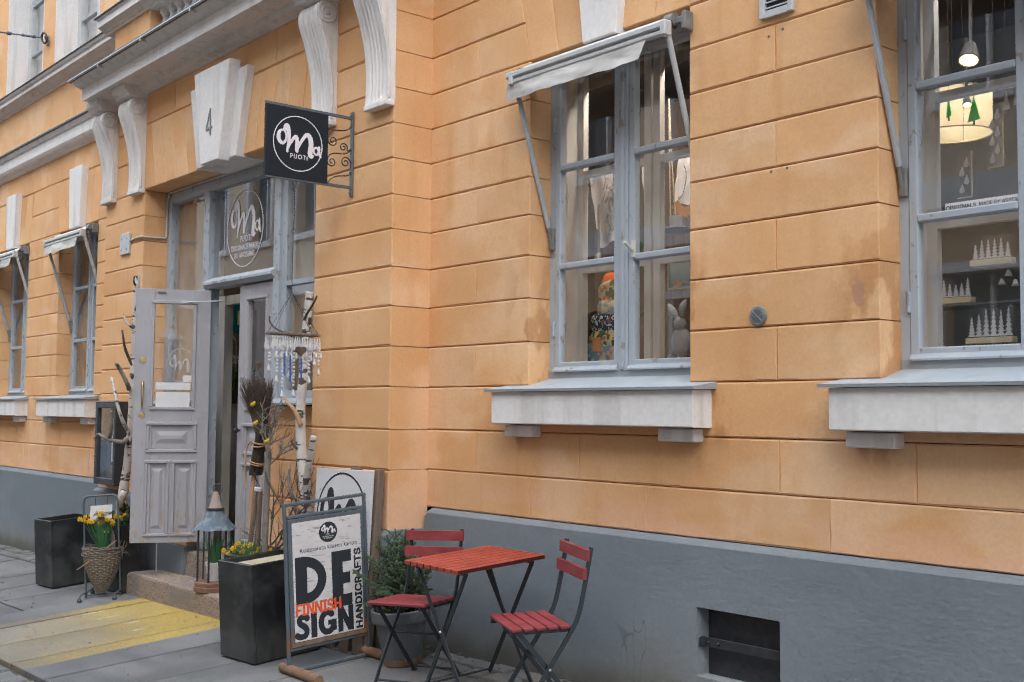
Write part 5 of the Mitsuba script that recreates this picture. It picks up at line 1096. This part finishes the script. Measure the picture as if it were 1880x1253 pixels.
# ------------------------------------------------------------------ the square sign leaning on the corner
LS = thing('leaning_sign', 'square white sign with black round logo, leaning on old planks at the wall corner', 'sign')
o_ = np.array([-6.70, 3.915, .735]); uu = np.array([1, .03, .012]); uu /= np.linalg.norm(uu); vv = np.array([0, .05, 1]); vv /= np.linalg.norm(vv)
MG = frame(o_, uu, vv)
part(LS, 'board', MB().box(0, .635, 0, .61, -.018, 0, .002).xf(MG), 'sign_white')
MGl = MG @ frame((.315, .305, .0005), (1, 0, 0), (0, 1, 0)) @ np.diag([.285, .285, 1, 1])
part(LS, 'logo', MB().poly(sg.Point(0, 0).buffer(1, 64).difference(sg.Point(0, 0).buffer(.955, 64)), .001, MGl).poly(LOGO, .001, MGl @ np.array([[1, 0, 0, 0], [0, 1, 0, -.02], [0, 0, 1, 0], [0, 0, 0, 1.0]])), 'ink', label='black hand-lettered logo in a ring')
PK = thing('old_planks', 'weathered rack of old planks behind the leaning white sign', 'planks')
for k, (x, w) in enumerate(((-6.66, .10), (-6.48, .09), (-6.30, .10), (-6.145, .11))): part(PK, 'plank', MB().beam((x + .01, 3.925, .21 + .005 * k), (x + .01, 3.985 + .004 * k, 1.355 + R(-.02, .01)), w, .03, (0, -1, .05), .004), 'old_wood')
part(PK, 'upright', MB().beam((-6.065, 3.95, .23), (-6.065, 4.02, 1.36), .045, .05, (0, -1, .05), .006), 'old_wood')
part(PK, 'upright', MB().beam((-6.11, 4.0, .23), (-6.11, 4.035, 1.35), .03, .03, (0, -1, .05), .004), 'rust_wood')
for z in (.42, .95): part(PK, 'cross_batten', MB().beam((-6.68, 3.99 + z * .03, z), (-6.05, 3.99 + z * .03, z), .03, .022, (0, -1, .05)), 'old_wood')

# ------------------------------------------------------------------ red bistro table and chairs
bsdf('slat_gap_shade', (0.045, 0.016, 0.012), 0.9, 0.1)  # dark tone standing in for the shade between the table slats
def chair(x, y, deg, label):
    M = stand(x, y, deg); C = thing('bistro_chair', label, 'chair', 'red slatted folding bistro chairs'); st = 'furniture_steel'
    for k in range(5):
        y0 = -.150 + k * .061; part(C, 'seat_slat', MB().box(-.195, .195, y0, y0 + .048, .448 - .02 * (k / 5), .466 - .02 * (k / 5), .004).xf(M), 'chair_red')
    for z, yy in ((.652, .232), (.740, .252)): part(C, 'back_slat', MB().hull([(xx, yy + dy_ + (z_ * .1), z + z_) for xx in (-.195, .195) for dy_ in (-.018, 0) for z_ in (0, .054)]).xf(M), 'chair_red')
    for s in (-1, 1):
        c = spline([(s * .172, .272, .800), (s * .172, .240, .66), (s * .172, .207, .53), (s * .172, .160, .425), (s * .172, .025, .24), (s * .172, -.13, .012)], 6)
        b = MB()
        for p, q in zip(c[:-1], c[1:]): b.beam(p, q + (q - p) * .12, .008, .022, (1, 0, 0) if False else (0, .5, .5))
        part(C, 'back_leg', b.xf(M), st)
        part(C, 'front_leg', MB().beam((s * .150, -.115, .445), (s * .150, .205, .012), .008, .022, (0, .5, .5)).xf(M), st)
        part(C, 'seat_rail', MB().beam((s * .160, -.155, .440), (s * .160, .165, .420), .008, .020).xf(M), st)
        part(C, 'foot_cap', MB().box(s * .150 - .012, s * .150 + .012, .190, .222, 0, .014, .003).box(s * .172 - .010, s * .172 + .010, -.145, -.115, 0, .012, .003).xf(M), st)
        part(C, 'rivet', MB().mesh(trimesh.creation.icosphere(1, .008), frame((s * .178, .035, .245), (1, 0, 0), (0, 1, 0))).xf(M), 'steel_bright')
    part(C, 'stretcher', MB().tube([(-.172, .03, .265), (.172, .03, .265)], .006, 8).xf(M), st); part(C, 'stretcher', MB().tube([(-.150, .19, .035), (.150, .19, .035)], .006, 8).xf(M), st); part(C, 'stretcher', MB().tube([(-.172, -.115, .035), (.172, -.115, .035)], .006, 8).xf(M), st)
chair(-5.30, 3.76, 19, 'red slatted folding chair on the left of the table, in front of the spruce pot')
chair(-4.335, 3.79, -23, 'red slatted folding chair on the right of the table, turned away')
MT = stand(-4.885, 3.885, -6); TB = thing('bistro_table', 'square red slatted folding table on black crossed legs between the two chairs', 'table')
for k in range(8):
    x0 = -.272 + k * .0700; b = MB().box(x0, x0 + .0545, -.272, .272, .678, .700, .0015); tk = part(TB, 'top_slat', b.xf(MT), 'table_red')
    for xe in (x0 - .0006, x0 + .0542): part(tk, 'gap_shade', MB().box(xe, xe + .0009, -.268, .268, .680, .6975).xf(MT), 'slat_gap_shade')  # dark strips on the slat sides paint the shade of the gaps
for y in (-.205, .205):
    part(TB, 'rail', MB().beam((-.255, y, .672), (.255, y, .672), .012, .022).xf(MT), 'furniture_steel')
    for s in (-1, 1): part(TB, 'leg', MB().beam((s * .235, y + s * .012, .672), (-s * .23, y + s * .012, .012), .008, .024, (0, 0, 1)).xf(MT), 'furniture_steel')
    part(TB, 'rivet', MB().mesh(trimesh.creation.icosphere(1, .009), frame((0, y - .018, .345), (1, 0, 0), (0, 1, 0))).xf(MT), 'steel_bright')
for s in (-1, 1):
    part(TB, 'stretcher', MB().tube([(s * .222, -.205, .03), (s * .222, .205, .03)], .006, 8).xf(MT), 'furniture_steel')
    if s < 0: part(TB, 'brace', MB().beam((-.17, .188, .672), (-.045, .195, .40), .006, .018).xf(MT), 'furniture_steel')

# ------------------------------------------------------------------ grit and litter along the joints and the foot of the wall
gm = MB()
for _ in range(520):
    if R(0, 1) < .55: x, y = R(-15, -3.0), 4.30 - abs(rng.normal(0, .07))
    else: x, y = R(-14, -4.5), R(2.5, 4.2)
    if -10.95 < x < -5.95 and y > 3.98: y -= .30
    if -9.75 < x < -7.5 and y > 3.82: continue
    r = R(.003, .009); ic = trimesh.creation.icosphere(0, r); ic.vertices = ic.vertices * [R(.7, 1.6), R(.7, 1.6), R(.4, .9)]
    gm.mesh(ic, frame((x, y, gz(x, y) + r * .3), (math.cos(x * 99), math.sin(x * 99), 0), (-math.sin(x * 99), math.cos(x * 99), 0)))
single('grit', gm, 'cobble_granite', 'small grit and crumbs lying on the pavement', 'grit', kind='stuff')
# ------------------------------------------------------------------ things inside the shop windows
def lamp_mat(rad): return {'type': 'area', 'radiance': {'type': 'rgb', 'value': rad}}
def spot(c, aim, r, rad, label):
    L_ = thing('spot_lamp', label, 'lamp', 'lit spot lamps in the shop windows'); c, aim = np.array(c, float), np.array(aim, float); aim /= np.linalg.norm(aim)
    M = np.eye(4); a = np.cross(aim, [.1, .9, .3]); a /= np.linalg.norm(a); M[:3, 0], M[:3, 1], M[:3, 2], M[:3, 3] = a, np.cross(aim, a), aim, c
    part(L_, 'housing', MB().lathe([(0, -2.2 * r), (r * .55, -2.1 * r), (r * .8, -1.2 * r), (r * 1.08, 0), (r * 1.0, .05 * r), (r * .95, -.05 * r), (0, -.2 * r)], 20).xf(M), 'cast_metal', 40)
    part(L_, 'bulb', MB().lathe([(r * .92, .0), (r * .6, .16 * r), (0, .22 * r)], 18).xf(M), 'paper', 60, emitter=lamp_mat(rad))
    part(L_, 'stem', MB().tube([c - aim * 2 * r, c - aim * 2 * r + [0, 0, .12], c - aim * 2 * r + [.0, .0, .30]], .008, 6), 'cast_metal', True)
spot((-2.74, 5.1, 3.40), (.12, -.42, -.88), .046, [.42, .30, .16], 'large lit spot lamp behind the top pane of the right window')
spot((-2.86, 5.3, 3.245), (.2, -.3, -.9), .022, [.40, .27, .14], 'small brass spot lamp in front of the cream lampshade')
spot((-4.63, 5.0, 3.335), (.2, -.4, -.9), .030, [.55, .42, .26], 'lit spot lamp behind the upper right panes of the middle window')
spot((-5.02, 4.88, 2.645), (.1, -.3, -.95), .024, [.6, .40, .2], 'small lit lamp above the cushions in the middle window')
for k, (x, y, w_) in enumerate(((-4.9, 5.45, 'middle'), (-2.6, 5.7, 'right'), (-9.6, 5.5, 'entrance'))):  # unseen lamps added to brighten the goods and the doorway
    cl_ = thing('added_fill_lamp', f'added unseen fill lamp in the shop ceiling behind the {w_} opening', 'lamp', 'added unseen fill lamps inside the shop')
    part(cl_, 'housing', MB().box(x - .32, x + .32, y - .17, y + .17, 4.05, 4.12), 'awning_white')
    part(cl_, 'diffuser', MB().add([(x - .3, y - .15, 4.045), (x - .3, y + .15, 4.045), (x + .3, y + .15, 4.045), (x + .3, y - .15, 4.045)], [(0, 1, 2, 3)]), 'paper', emitter=lamp_mat([(1.2, .9, .6), (.3, .27, .22), (1.8, 1.5, 1.1)][k]))
for k, ((a, b), w_) in enumerate(zip(WR, ('middle', 'right'))):  # unseen strip lights added to brighten the window goods
    cl_ = thing('added_strip_light', f'added unseen strip light brightening the display in the {w_} window', 'lamp', 'added unseen strip lights over the window displays')
    part(cl_, 'housing', MB().box(a + .05, b - .05, 4.79, 4.86, 3.745, 3.785).box(a - .2, b, 4.783, 4.789, 3.675, 3.786), 'old_wood')  # the front skirt is added to keep the strip out of view
    part(cl_, 'diffuser', MB().add([(a + .07, 4.80, 3.742), (a + .07, 4.85, 3.742), (b - .07, 4.85, 3.742), (b - .07, 4.80, 3.742)], [(0, 1, 2, 3)]), 'paper', emitter=lamp_mat([(7.5, 6.6, 5.6), (4.0, 3.9, 3.8)][k]))
SH = thing('lampshade', 'large glowing cream drum lampshade hanging in the right window', 'lampshade')
m = MB(); n = 40; th = np.linspace(0, 2 * math.pi, n + 1)[:-1]
v = np.concatenate([np.stack([-3.02 + .19 * np.cos(th), 5.45 + .19 * np.sin(th), np.full(n, z)], 1) for z in (3.15, 3.365)])
m.add(v, [(i, (i + 1) % n, n + (i + 1) % n, n + i) for i in range(n)])
part(SH, 'shade', m, 'shade_cream', True)
for z in (3.152, 3.363): part(SH, 'rim', MB().tube([(-3.02 + .1905 * math.cos(t), 5.45 + .1905 * math.sin(t), z) for t in np.linspace(0, 6.2832, 41)], .004, 5), 'tag_cream', True)
part(SH, 'bulb', MB().mesh(trimesh.creation.icosphere(2, .05), frame((-3.02, 5.45, 3.26), (1, 0, 0), (0, 1, 0))), 'paper', True, emitter=lamp_mat([3.3, 3.0, 2.4]))
part(SH, 'cord', MB().tube([(-3.02, 5.45, 3.3), (-3.02, 5.45, 4.3)], .004, 5), 'black_iron')
def tree_tag(x, y, z, w, h, mat, label):
    t = thing('glass_tree', label, 'ornament', 'small glass fir trees hanging in the right window')
    part(t, 'tree', MB().poly(sg.Polygon([(-w / 2, 0), (w / 2, .006), (0, h)]), .004, XZ(x, y, z)), mat); part(t, 'trunk', MB().box(x - .004, x + .004, y - .004, y, z - .016, z + .002), 'cast_metal')
    part(t, 'thread', MB().tube([(x, y - .002, z + h), (x, y - .002, 3.75)], .0010, 4), 'dark_twig')
tree_tag(-2.585, 4.85, 3.035, .058, .115, 'green_glass', 'largest green glass fir tree in front of the lampshade')
tree_tag(-2.705, 4.85, 3.075, .024, .11, 'green_glass', 'narrow green glass fir tree seen edge-on')
tree_tag(-2.752, 4.85, 3.155, .030, .035, 'green_glass', 'tiny green glass fir tree at the left rim of the lampshade')
tree_tag(-2.436, 4.85, 3.055, .034, .09, 'canvas', 'pale wire fir tree right of the lampshade')
tree_tag(-2.385, 4.85, 3.07, .036, .11, 'canvas', 'rightmost pale wire fir tree beside the window post')
def card(x0, x1, z0, z1, y, rows, label):
    c = thing('pendant_card', label, 'jewellery card', 'clear cards with leaf pendants'); part(c, 'sheet', MB().box(x0, x1, y, y + .004, z0, z1), 'clear_card')
    part(c, 'edge', MB().box(x0, x1, y - .003, y + .006, z0 - .003, z0).box(x1, x1 + .0025, y - .003, y + .006, z0, z1), 'tag_cream')
    for k in range(rows):
        z = z1 - .04 - k * (z1 - z0 - .05) / rows; xx = x0 + (x1 - x0) * (.35 if k % 2 else .68)
        part(c, 'pendant', MB().poly(unary_union([sg.Point(0, 0).buffer(.012), sg.Polygon([(-.011, .004), (.011, .004), (.003, .034)])]), .003, XZ(xx, y - .004, z - .02)), 'linen')
    part(c, 'thread', MB().tube([((x0 + x1) / 2, y, z1), ((x0 + x1) / 2, y, 3.75)], .0010, 4), 'dark_twig')
card(-2.525, -2.455, 2.815, 3.095, 4.85, 6, 'taller clear card with leaf pendants in front of the lampshade')
card(-2.668, -2.602, 2.70, 2.905, 4.85, 4, 'shorter clear card with leaf pendants below the lampshade')
def woods(x0, x1, z0, z1, y, label):
    c = thing('printed_block', label, 'glass block', 'glass blocks printed with white fir trees'); part(c, 'glass', MB().box(x0, x1, y, y + .01, z0 + .028, z1), 'clear_card'); part(c, 'base', MB().box(x0 - .006, x1 + .006, y - .02, y + .03, z0, z0 + .027, .002), 'tag_cream')
    n = 6
    for k in range(n):
        w = (x1 - x0) / n * 1.15; h = (z1 - z0 - .03) * R(.6, .92); cx = x0 + (x1 - x0) / n * (k + .5); tg = []
        for q in range(6): tg.append(sg.Polygon([(-w * .5 * (1 - q / 7), h * q / 6.5), (w * .5 * (1 - q / 7), h * q / 6.5), (0, h * (q + 1.6) / 7)]))
        part(c, 'white_tree', MB().poly(unary_union(tg), .002, XZ(cx, y - .002, z0 + .032)), 'paper')
woods(-2.575, -2.40, 2.375, 2.505, 4.80, 'glass block with white trees, uppermost on the stand in the right window')
woods(-2.755, -2.585, 2.218, 2.345, 4.80, 'glass block with white trees, left on the shelf in the right window')
woods(-2.60, -2.40, 2.035, 2.215, 4.80, 'glass block with white trees, lowest in the right window')
for k, (a, b, z) in enumerate(((-2.80, -2.20, 2.205), (-2.60, -2.20, 2.362))): single('display_shelf', MB().box(a, b, 4.775, 4.95, z, z + .010, .002), 'clear_card' if k else 'zinc_grey', ('grey display shelf carrying the left glass block', 'clear upper display shelf in the right window')[k], 'shelf', group='shelves in the right window')
single('display_pedestal', MB().box(-2.62, -2.37, 4.775, 4.95, 1.87, 2.033, .004), 'room_dark', 'dark pedestal under the lowest glass block', 'pedestal')
for x, z, w_ in ((-2.46, 2.29, 'leftmost'), (-2.43, 2.325, 'upper left'), (-2.40, 2.28, 'middle'), (-2.35, 2.29, 'rightmost'), (-2.36, 2.335, 'upper right')): single('paper_bell', MB().lathe([(0, .03), (.006, .027), (.012, .012), (.018, 0), (0, .003)], 12, (x, 4.83, z)), 'paper', f'{w_} small white paper bell below the uppermost glass block', 'ornament', True, group='white paper bells by the upper glass block')
SP = thing('artisan_strip', 'white strip with the words ORIGINALS MADE BY ARTISANS in the right window', 'sign')
part(SP, 'strip', MB().box(-2.56, -2.14, 4.548, 4.551, 2.583, 2.622), 'paper')
part(SP, 'lettering', MB().mesh(text('ORIGINALS', .135, .017, True, .001), XZ(-2.556, 4.5475, 2.593)).mesh(text('MADE BY ARTISANS', .205, .017, False, .001), XZ(-2.408, 4.5475, 2.593)), 'ink')
single('drapery', MB().box(-3.6, -.9, 6.2, 6.3, .95, 3.9), 'room_dark', 'dark partition at the back of the right window', 'partition')
single('window_backdrop', MB().box(-6.2, -3.9, 6.0, 6.1, .95, 3.9), 'old_wood', 'brown wooden shelving wall behind the middle window', 'partition')
# middle window
def cloth(poly, y, name, label, cat, mat, amp=.012, seed=0, group=None):
    g = np.array(poly, float); n, k = 14, 16; v = []; f_ = 1.035; y = y * f_; g = np.stack([g[:, 0] * f_, 1.72 + (g[:, 1] - 1.72) * f_], 1)
    for i in range(n):
        a, b = g[0] + (g[3] - g[0]) * i / (n - 1), g[1] + (g[2] - g[1]) * i / (n - 1)
        for j in range(k): q = a + (b - a) * j / (k - 1); v.append((q[0], y + amp * math.sin(j * .9 + seed) * (.4 + i / n) + .004 * math.sin(i * 1.3 + j), q[1]))
    i, j = np.meshgrid(np.arange(n - 1), np.arange(k - 1), indexing='ij'); q = np.stack([i * k + j, i * k + j + 1, (i + 1) * k + j + 1, (i + 1) * k + j], -1).reshape(-1, 4)
    t = thing(name, label, cat, group); part(t, 'cloth', MB().add(v, q), mat, True); return t
t1_ = cloth([(-5.12, 3.19), (-4.80, 3.24), (-4.72, 2.80), (-5.02, 2.72)], 4.90, 'tea_towel', 'white tea towel printed with a green bunch, left in the middle window', 'tea towel', 'bright_linen', group='tea towels in the middle window')
def vine(o, y, s, n, mt):
    m = MB()
    for _ in range(n):
        p = np.array([o[0] + R(-.05, .05) * s, y, o[1] + R(-.17, .12) * s]); q = spline([p, p + [R(-.03, .03), 0, R(-.05, .05)], p + [R(-.04, .04), 0, R(-.08, .08)]], 5); m.tube(q, .0022, 4)
    return m
part(t1_, 'print', vine((-5.08, 3.07), 5.052, 1.0, 26, 'plant_green'), 'dark_twig'); part(t1_, 'print', vine((-5.07, 2.97), 5.051, .8, 14, 'plant_green'), 'teal_cloth')
cloth([(-4.68, 3.20), (-4.555, 3.19), (-4.49, 2.86), (-4.64, 2.82)], 4.90, 'tea_towel', 'plain white tea towel with a slanted hem behind the upper right pane', 'tea towel', 'bright_linen', .006, 2, group='tea towels in the middle window')
t3_ = cloth([(-4.40, 3.20), (-4.20, 3.22), (-4.20, 2.86), (-4.435, 2.93)], 4.92, 'tea_towel', 'white tea towel with a thin line drawing, rightmost in the middle window', 'tea towel', 'bright_linen', .006, 4, group='tea towels in the middle window')
part(t3_, 'print', MB().tube(spline([(-4.345 * 1.035, 5.075, 3.17), (-4.33 * 1.035, 5.075, 3.10), (-4.345 * 1.035, 5.075, 3.035), (-4.36 * 1.035, 5.075, 3.0), (-4.375 * 1.035, 5.075, 2.99)], 6), .0022, 4).tube([(-4.53 + .010 * math.cos(t), 5.075, 2.985 + .007 * math.sin(t)) for t in np.linspace(0, 6.3, 12)], .0022, 4), 'ink', True)
bsdf('terracotta_paper', (0.56, 0.26, 0.12), 0.8, 0.1)
fr = thing('paper_flower', 'orange zigzag paper flower behind the lower edge of the rightmost tea towel', 'ornament')
part(fr, 'petals', MB().poly(unary_union([sa.rotate(sg.Polygon([(-.03, 0), (.03, 0), (.018, -.07), (0, -.05), (-.018, -.07)]), a, origin=(0, .05)) for a in (-60, -36, -12, 12, 36, 60)]), .004, XZ(-4.38, 4.96, 2.90)), 'terracotta_paper')
HP = thing('hanging_planter', 'small white flower pot on a hanging grey tray in the middle window', 'hanging planter')
part(HP, 'pot', MB().lathe([(0, 0), (.042, 0), (.048, .07), (.044, .07), (0, .06)], 20, (-4.455, 4.97, 2.785)), 'linen', 40); part(HP, 'tray', MB().lathe([(0, 0), (.09, 0), (.105, .012), (.10, .018), (0, .012)], 24, (-4.45, 4.97, 2.765)), 'zinc_grey', 40)
for s in (-.02, .02): part(HP, 'cord', MB().tube([(-4.47 + s, 4.95, 2.85), (-4.49 + s * .4, 4.95, 3.2), (-4.50, 4.95, 3.55)], .004, 5), 'tag_cream', True)
bsdf('gingham_floral', lambda p, n, uv: mix(mix(mix((0.50, 0.44, 0.34), (0.55, 0.14, 0.05), smoothstep(0.55, 0.62, noise(p.x * 42, p.z * 42, 1))), (0.06, 0.12, 0.06), smoothstep(0.52, 0.6, noise(p.x * 30 + 7, p.z * 30, 4))), (0.62, 0.50, 0.20), smoothstep(0.66, 0.72, noise(p.x * 55, p.z * 55, 8))), 0.85, 0.1)
bsdf('blossom_print', lambda p, n, uv: mix(mix((0.035, 0.065, 0.085), (0.62, 0.60, 0.58), smoothstep(0.62, 0.70, noise(p.x * 95, p.z * 95, 3))), (0.28, 0.12, 0.12), smoothstep(0.66, 0.74, noise(p.x * 38, p.z * 38, 9))), 0.85, 0.1)
bsdf('garden_print', lambda p, n, uv: mix(mix((0.16, 0.26, 0.30), (0.55, 0.30, 0.26), smoothstep(0.5, 0.6, noise(p.x * 40, p.z * 40, 3))), (0.52, 0.48, 0.30), smoothstep(0.6, 0.68, noise(p.x * 30, p.z * 30, 6))), 0.85, 0.1)
def cushion(c, w, h, t, tilt, mat, label):
    s = trimesh.creation.icosphere(3, 1.0); v = np.array(s.vertices); e = .60
    v = np.sign(v) * np.abs(v) ** e; v *= [w / 2, t / 2, h / 2]; a = math.radians(tilt)
    Rm = np.array([[math.cos(a), 0, math.sin(a)], [0, 1, 0], [-math.sin(a), 0, math.cos(a)]]); v = v @ Rm.T + c
    k = thing('cushion', label, 'cushion', 'patterned cushions stacked in the middle window'); part(k, 'cover', MB().add(v, s.faces), mat, True)
cushion(np.array([-4.95, 4.97, 2.47]), .22, .20, .10, 14, 'orange_cloth', 'plain bright orange cushion on top of the stack')
cushion(np.array([-4.90, 4.89, 2.44]), .20, .15, .09, -8, 'gingham_floral', 'cushion printed with orange flowers, below the plain orange one')
cushion(np.array([-4.885, 4.885, 2.34]), .23, .12, .10, 5, 'garden_print', 'flowered blue-green cushion third from the top of the stack')
cushion(np.array([-4.92, 4.88, 2.255]), .28, .14, .10, 0, 'blossom_print', 'dark cushion with white blossoms in the middle of the stack')
cushion(np.array([-4.93, 4.875, 2.16]), .27, .13, .10, -4, 'gingham_floral', 'flowered cushion between the dark blossom one and the lowest')
cushion(np.array([-4.96, 4.87, 2.07]), .30, .15, .10, 3, 'garden_print', 'garden print cushion lowest in the stack')
single('kraft_label', MB().box(-4.995, -4.925, 4.815, 4.822, 2.085, 2.17), 'terracotta_paper', 'square brown paper label in front of the lowest cushion', 'label')
RB = thing('rabbit_figure', 'white cloth rabbit with tall ears sitting in the lower right of the middle window', 'rabbit figure')
ico = lambda c, s: MB().mesh(trimesh.creation.icosphere(3, 1), frame(c, (s[0], 0, 0), (0, s[1], 0), (0, 0, s[2])))
part(RB, 'body', ico((-4.365, 4.9, 2.125), (.062, .05, .085)), 'grey_felt', True); part(RB, 'head', ico((-4.36, 4.885, 2.225), (.036, .036, .042)), 'grey_felt', True)
for a, b in (((-4.375, 4.88, 2.25), (-4.455, 4.89, 2.345)), ((-4.345, 4.88, 2.26), (-4.325, 4.90, 2.36))): part(RB, 'ear', MB().tube(spline([a, (np.array(a) + b) / 2 + [0, -.008, .01], b], 5), [.010, .015, .019, .021, .022, .021, .019, .016, .012, .008, .003], 8), 'grey_felt', True)
part(RB, 'stand', MB().tube(spline([(-4.42, 4.87, 2.055), (-4.44, 4.86, 2.02), (-4.465, 4.86, 2.01), (-4.485, 4.86, 2.03), (-4.475, 4.86, 2.055), (-4.458, 4.86, 2.05)], 6), .0045, 6).tube([(-4.35, 4.86, 2.05), (-4.35, 4.86, 1.90)], .006, 6), 'grey_felt', True)
PF = thing('framed_picture', 'framed teal seaside picture hanging low behind the right panes of the middle window', 'picture')
part(PF, 'frame', MB().box(-4.515, -4.505, 4.95, 4.97, 2.43, 2.62).box(-4.505, -4.25, 4.95, 4.97, 2.43, 2.442).box(-4.505, -4.25, 4.95, 4.97, 2.608, 2.62), 'steel_bright')
bsdf('seaside_print', lambda p, n, uv: mix(mix((0.06, 0.20, 0.24), (0.34, 0.40, 0.42), smoothstep(2.46, 2.58, p.z + .02 * fbm(p.x * 30, p.z * 20, 2, 3))), (0.45, 0.22, 0.12), smoothstep(0.66, 0.72, fbm(p.x * 26, p.z * 60, 4, 3)) * smoothstep(2.54, 2.5, p.z)), 0.6)
part(PF, 'print', MB().box(-4.505, -4.25, 4.958, 4.964, 2.442, 2.608), 'seaside_print')
VN = thing('leafy_plant', 'dark leafy trailing plant beside the framed picture in the middle window', 'plant'); lf = MB()
for _ in range(160):
    p = np.array([R(-4.70, -4.55), R(4.9, 5.05), R(2.30, 2.86)]); d = np.array([R(-1, 1), R(-.6, .2), R(-1, .4)]); d /= np.linalg.norm(d); blade(lf, p, d, R(.04, .08), R(.008, .016), .3, 3)
part(VN, 'leaves', lf, 'plant_green'); part(VN, 'stem', MB().tube(spline([(-4.6, 5.0, 3.2), (-4.62, 4.98, 2.7), (-4.6, 4.98, 2.1)], 6), .005, 5), 'dark_twig')
LT = part(B, 'window_latch', MB().box(-4.372, -4.345, YF - .02, YF - .005, 2.565, 2.66, .002).tube([(-4.358, YF - .012, 2.60), (-4.366, YF - .05, 2.63), (-4.37, YF - .07, 2.645)], .010, 8), 'old_white_paint', label='cream handle fitting on the middle window')
# what shows through the doorway
TG = thing('teal_garment', 'teal knitted garment hanging in the doorway', 'garment')
part(TG, 'cloth', MB().hull([(x, y, z) for x, y, z in ((-10.02, 4.93, 2.80), (-9.66, 4.93, 2.80), (-9.95, 4.93, 2.46), (-9.68, 4.93, 2.40), (-10.0, 4.98, 2.8), (-9.68, 4.98, 2.8), (-9.90, 4.97, 2.43), (-9.7, 4.97, 2.41))]), 'teal_cloth')
single('swing_tag', MB().poly(sg.box(0, 0, .075, .115).buffer(.008), .003, XZ(-9.815, 4.915, 2.515)).mesh(trimesh.creation.icosphere(1, .02), frame((-9.775, 4.91, 2.585), (1, 0, 0), (0, .2, 0))), 'tag_cream', 'cream swing tag with a round motif in front of the teal garment', 'tag')
ORN = thing('straw_flower', 'pale six-pointed straw flower hanging in the doorway', 'ornament')
part(ORN, 'petals', MB().poly(unary_union([sa.rotate(sa.scale(sg.Point(0, .04).buffer(1, 8), .012, .036, origin=(0, .04)), a, origin=(0, 0)) for a in range(0, 360, 60)]), .006, XZ(-9.80, 4.90, 2.185)), 'linen')
part(ORN, 'cord', MB().tube([(-9.80, 4.90, 2.22), (-9.82, 4.90, 2.36), (-9.90, 4.90, 2.42)], .006, 5), 'linen')
DP = thing('doorway_plant', 'dark green plant low in the doorway', 'plant'); lf = MB()
for _ in range(190):
    p = np.array([R(-10.05, -9.5), R(4.86, 5.0), R(1.88, 2.10)]); d = np.array([R(-1, 1), R(-.8, .2), R(-.4, 1)]); d /= np.linalg.norm(d); blade(lf, p, d, R(.06, .14), R(.006, .013), .3, 3)
part(DP, 'leaves', lf, 'plant_green'); part(DP, 'pot', MB().box(-9.95, -9.55, 4.90, 4.98, 1.78, 1.90), 'room_dark')
single('coral_scarf', MB().hull([(-9.02, 4.9, 2.75), (-8.92, 4.9, 2.75), (-9.02, 4.9, 2.33), (-8.95, 4.9, 2.33), (-8.97, 4.94, 2.5)]), 'terracotta_paper', 'coral scarf hanging behind the glass of the closed door leaf', 'scarf')
single('white_notice', MB().poly(unary_union([sg.box(0, 0, .05, .16), sg.box(-.06, .11, .05, .17)]), .002, XZ(-7.12, 4.322, 3.08)), 'paper', 'white notice stuck to the right side light above the crystal mobile', 'notice')

# ------------------------------------------------------------------ the house across the street, seen only as a reflection
O = thing('opposite_house', 'ochre house with white trim across the street, mirrored in the panes', 'building')
bsdf('opposite_render', lambda p, n, uv: mix((0.47, 0.29, 0.16), (0.53, 0.36, 0.22), fbm(p.x, p.z, 1, 3)), 0.9, 0.1); bsdf('opposite_cream', (0.54, 0.42, 0.31), 0.9, 0.1)
wl = sg.box(-48, -1.5, 14, 4.6); uw = sg.box(-48, 5.0, 14, 10.3); wins = []
x = -46.0; k = 0
while x < 12:
    wl = wl.difference(sg.box(x, 1.3, x + 1.25, 3.7) if k % 4 else sg.box(x - .2, -.5, x + 1.45, 2.8).union(sg.Point(x + .625, 2.8).buffer(.825)))
    for z in (6.2,): uw = uw.difference(sg.box(x, z, x + 1.25, z + 2.1))
    wins.append(x); x += 2.5; k += 1
part(O, 'wall', MB().poly(wl, .4, XZ(0, -5.9, 0)), 'opposite_render'); part(O, 'upper_wall', MB().poly(uw, .4, XZ(0, -5.9, 0)), 'opposite_cream')
part(O, 'string_course', MB().box(-48, 14, -6.2, -5.65, 4.6, 5.0), 'white_plaster'); part(O, 'cornice', MB().box(-48, 14, -6.2, -5.35, 10.3, 10.7), 'white_plaster'); part(O, 'plinth', MB().box(-48, 14, -6.2, -5.84, -1.5, .75), 'grey_plinth_render')
part(O, 'back', MB().box(-48, 14, -6.6, -6.5, -1.5, 10.6), 'room_dark')
for k, x in enumerate(wins):
    for z, h in ((1.3, 2.4), (6.2, 2.1)):
        if z < 2 and k % 4 == 0: continue
        w = part(O, 'window', MB().box(x - .12, x, -6.0, -5.86, z - .1, z + h + .1).box(x + 1.25, x + 1.37, -6.0, -5.86, z - .1, z + h + .1).box(x - .14, x + 1.39, -6.0, -5.80, z - .18, z - .02).box(x - .14, x + 1.39, -6.0, -5.82, z + h, z + h + .14).box(x + .60, x + .65, -6.2, -6.1, z, z + h), 'white_plaster')
        part(w, 'pane', MB().box(x, x + 1.25, -6.25, -6.2, z, z + h), 'zinc_grey')
m = MB()
for y0, y1, z in ((-5.84, -3.4, -.02),): m.add([(-48, y0, z - .9), (14, y0, z + .27), (14, y1, z + .20), (-48, y1, z - .97)], [(0, 1, 2, 3)])
far_pav = structure('far_pavement'); put(far_pav, m, 'cobble_granite')
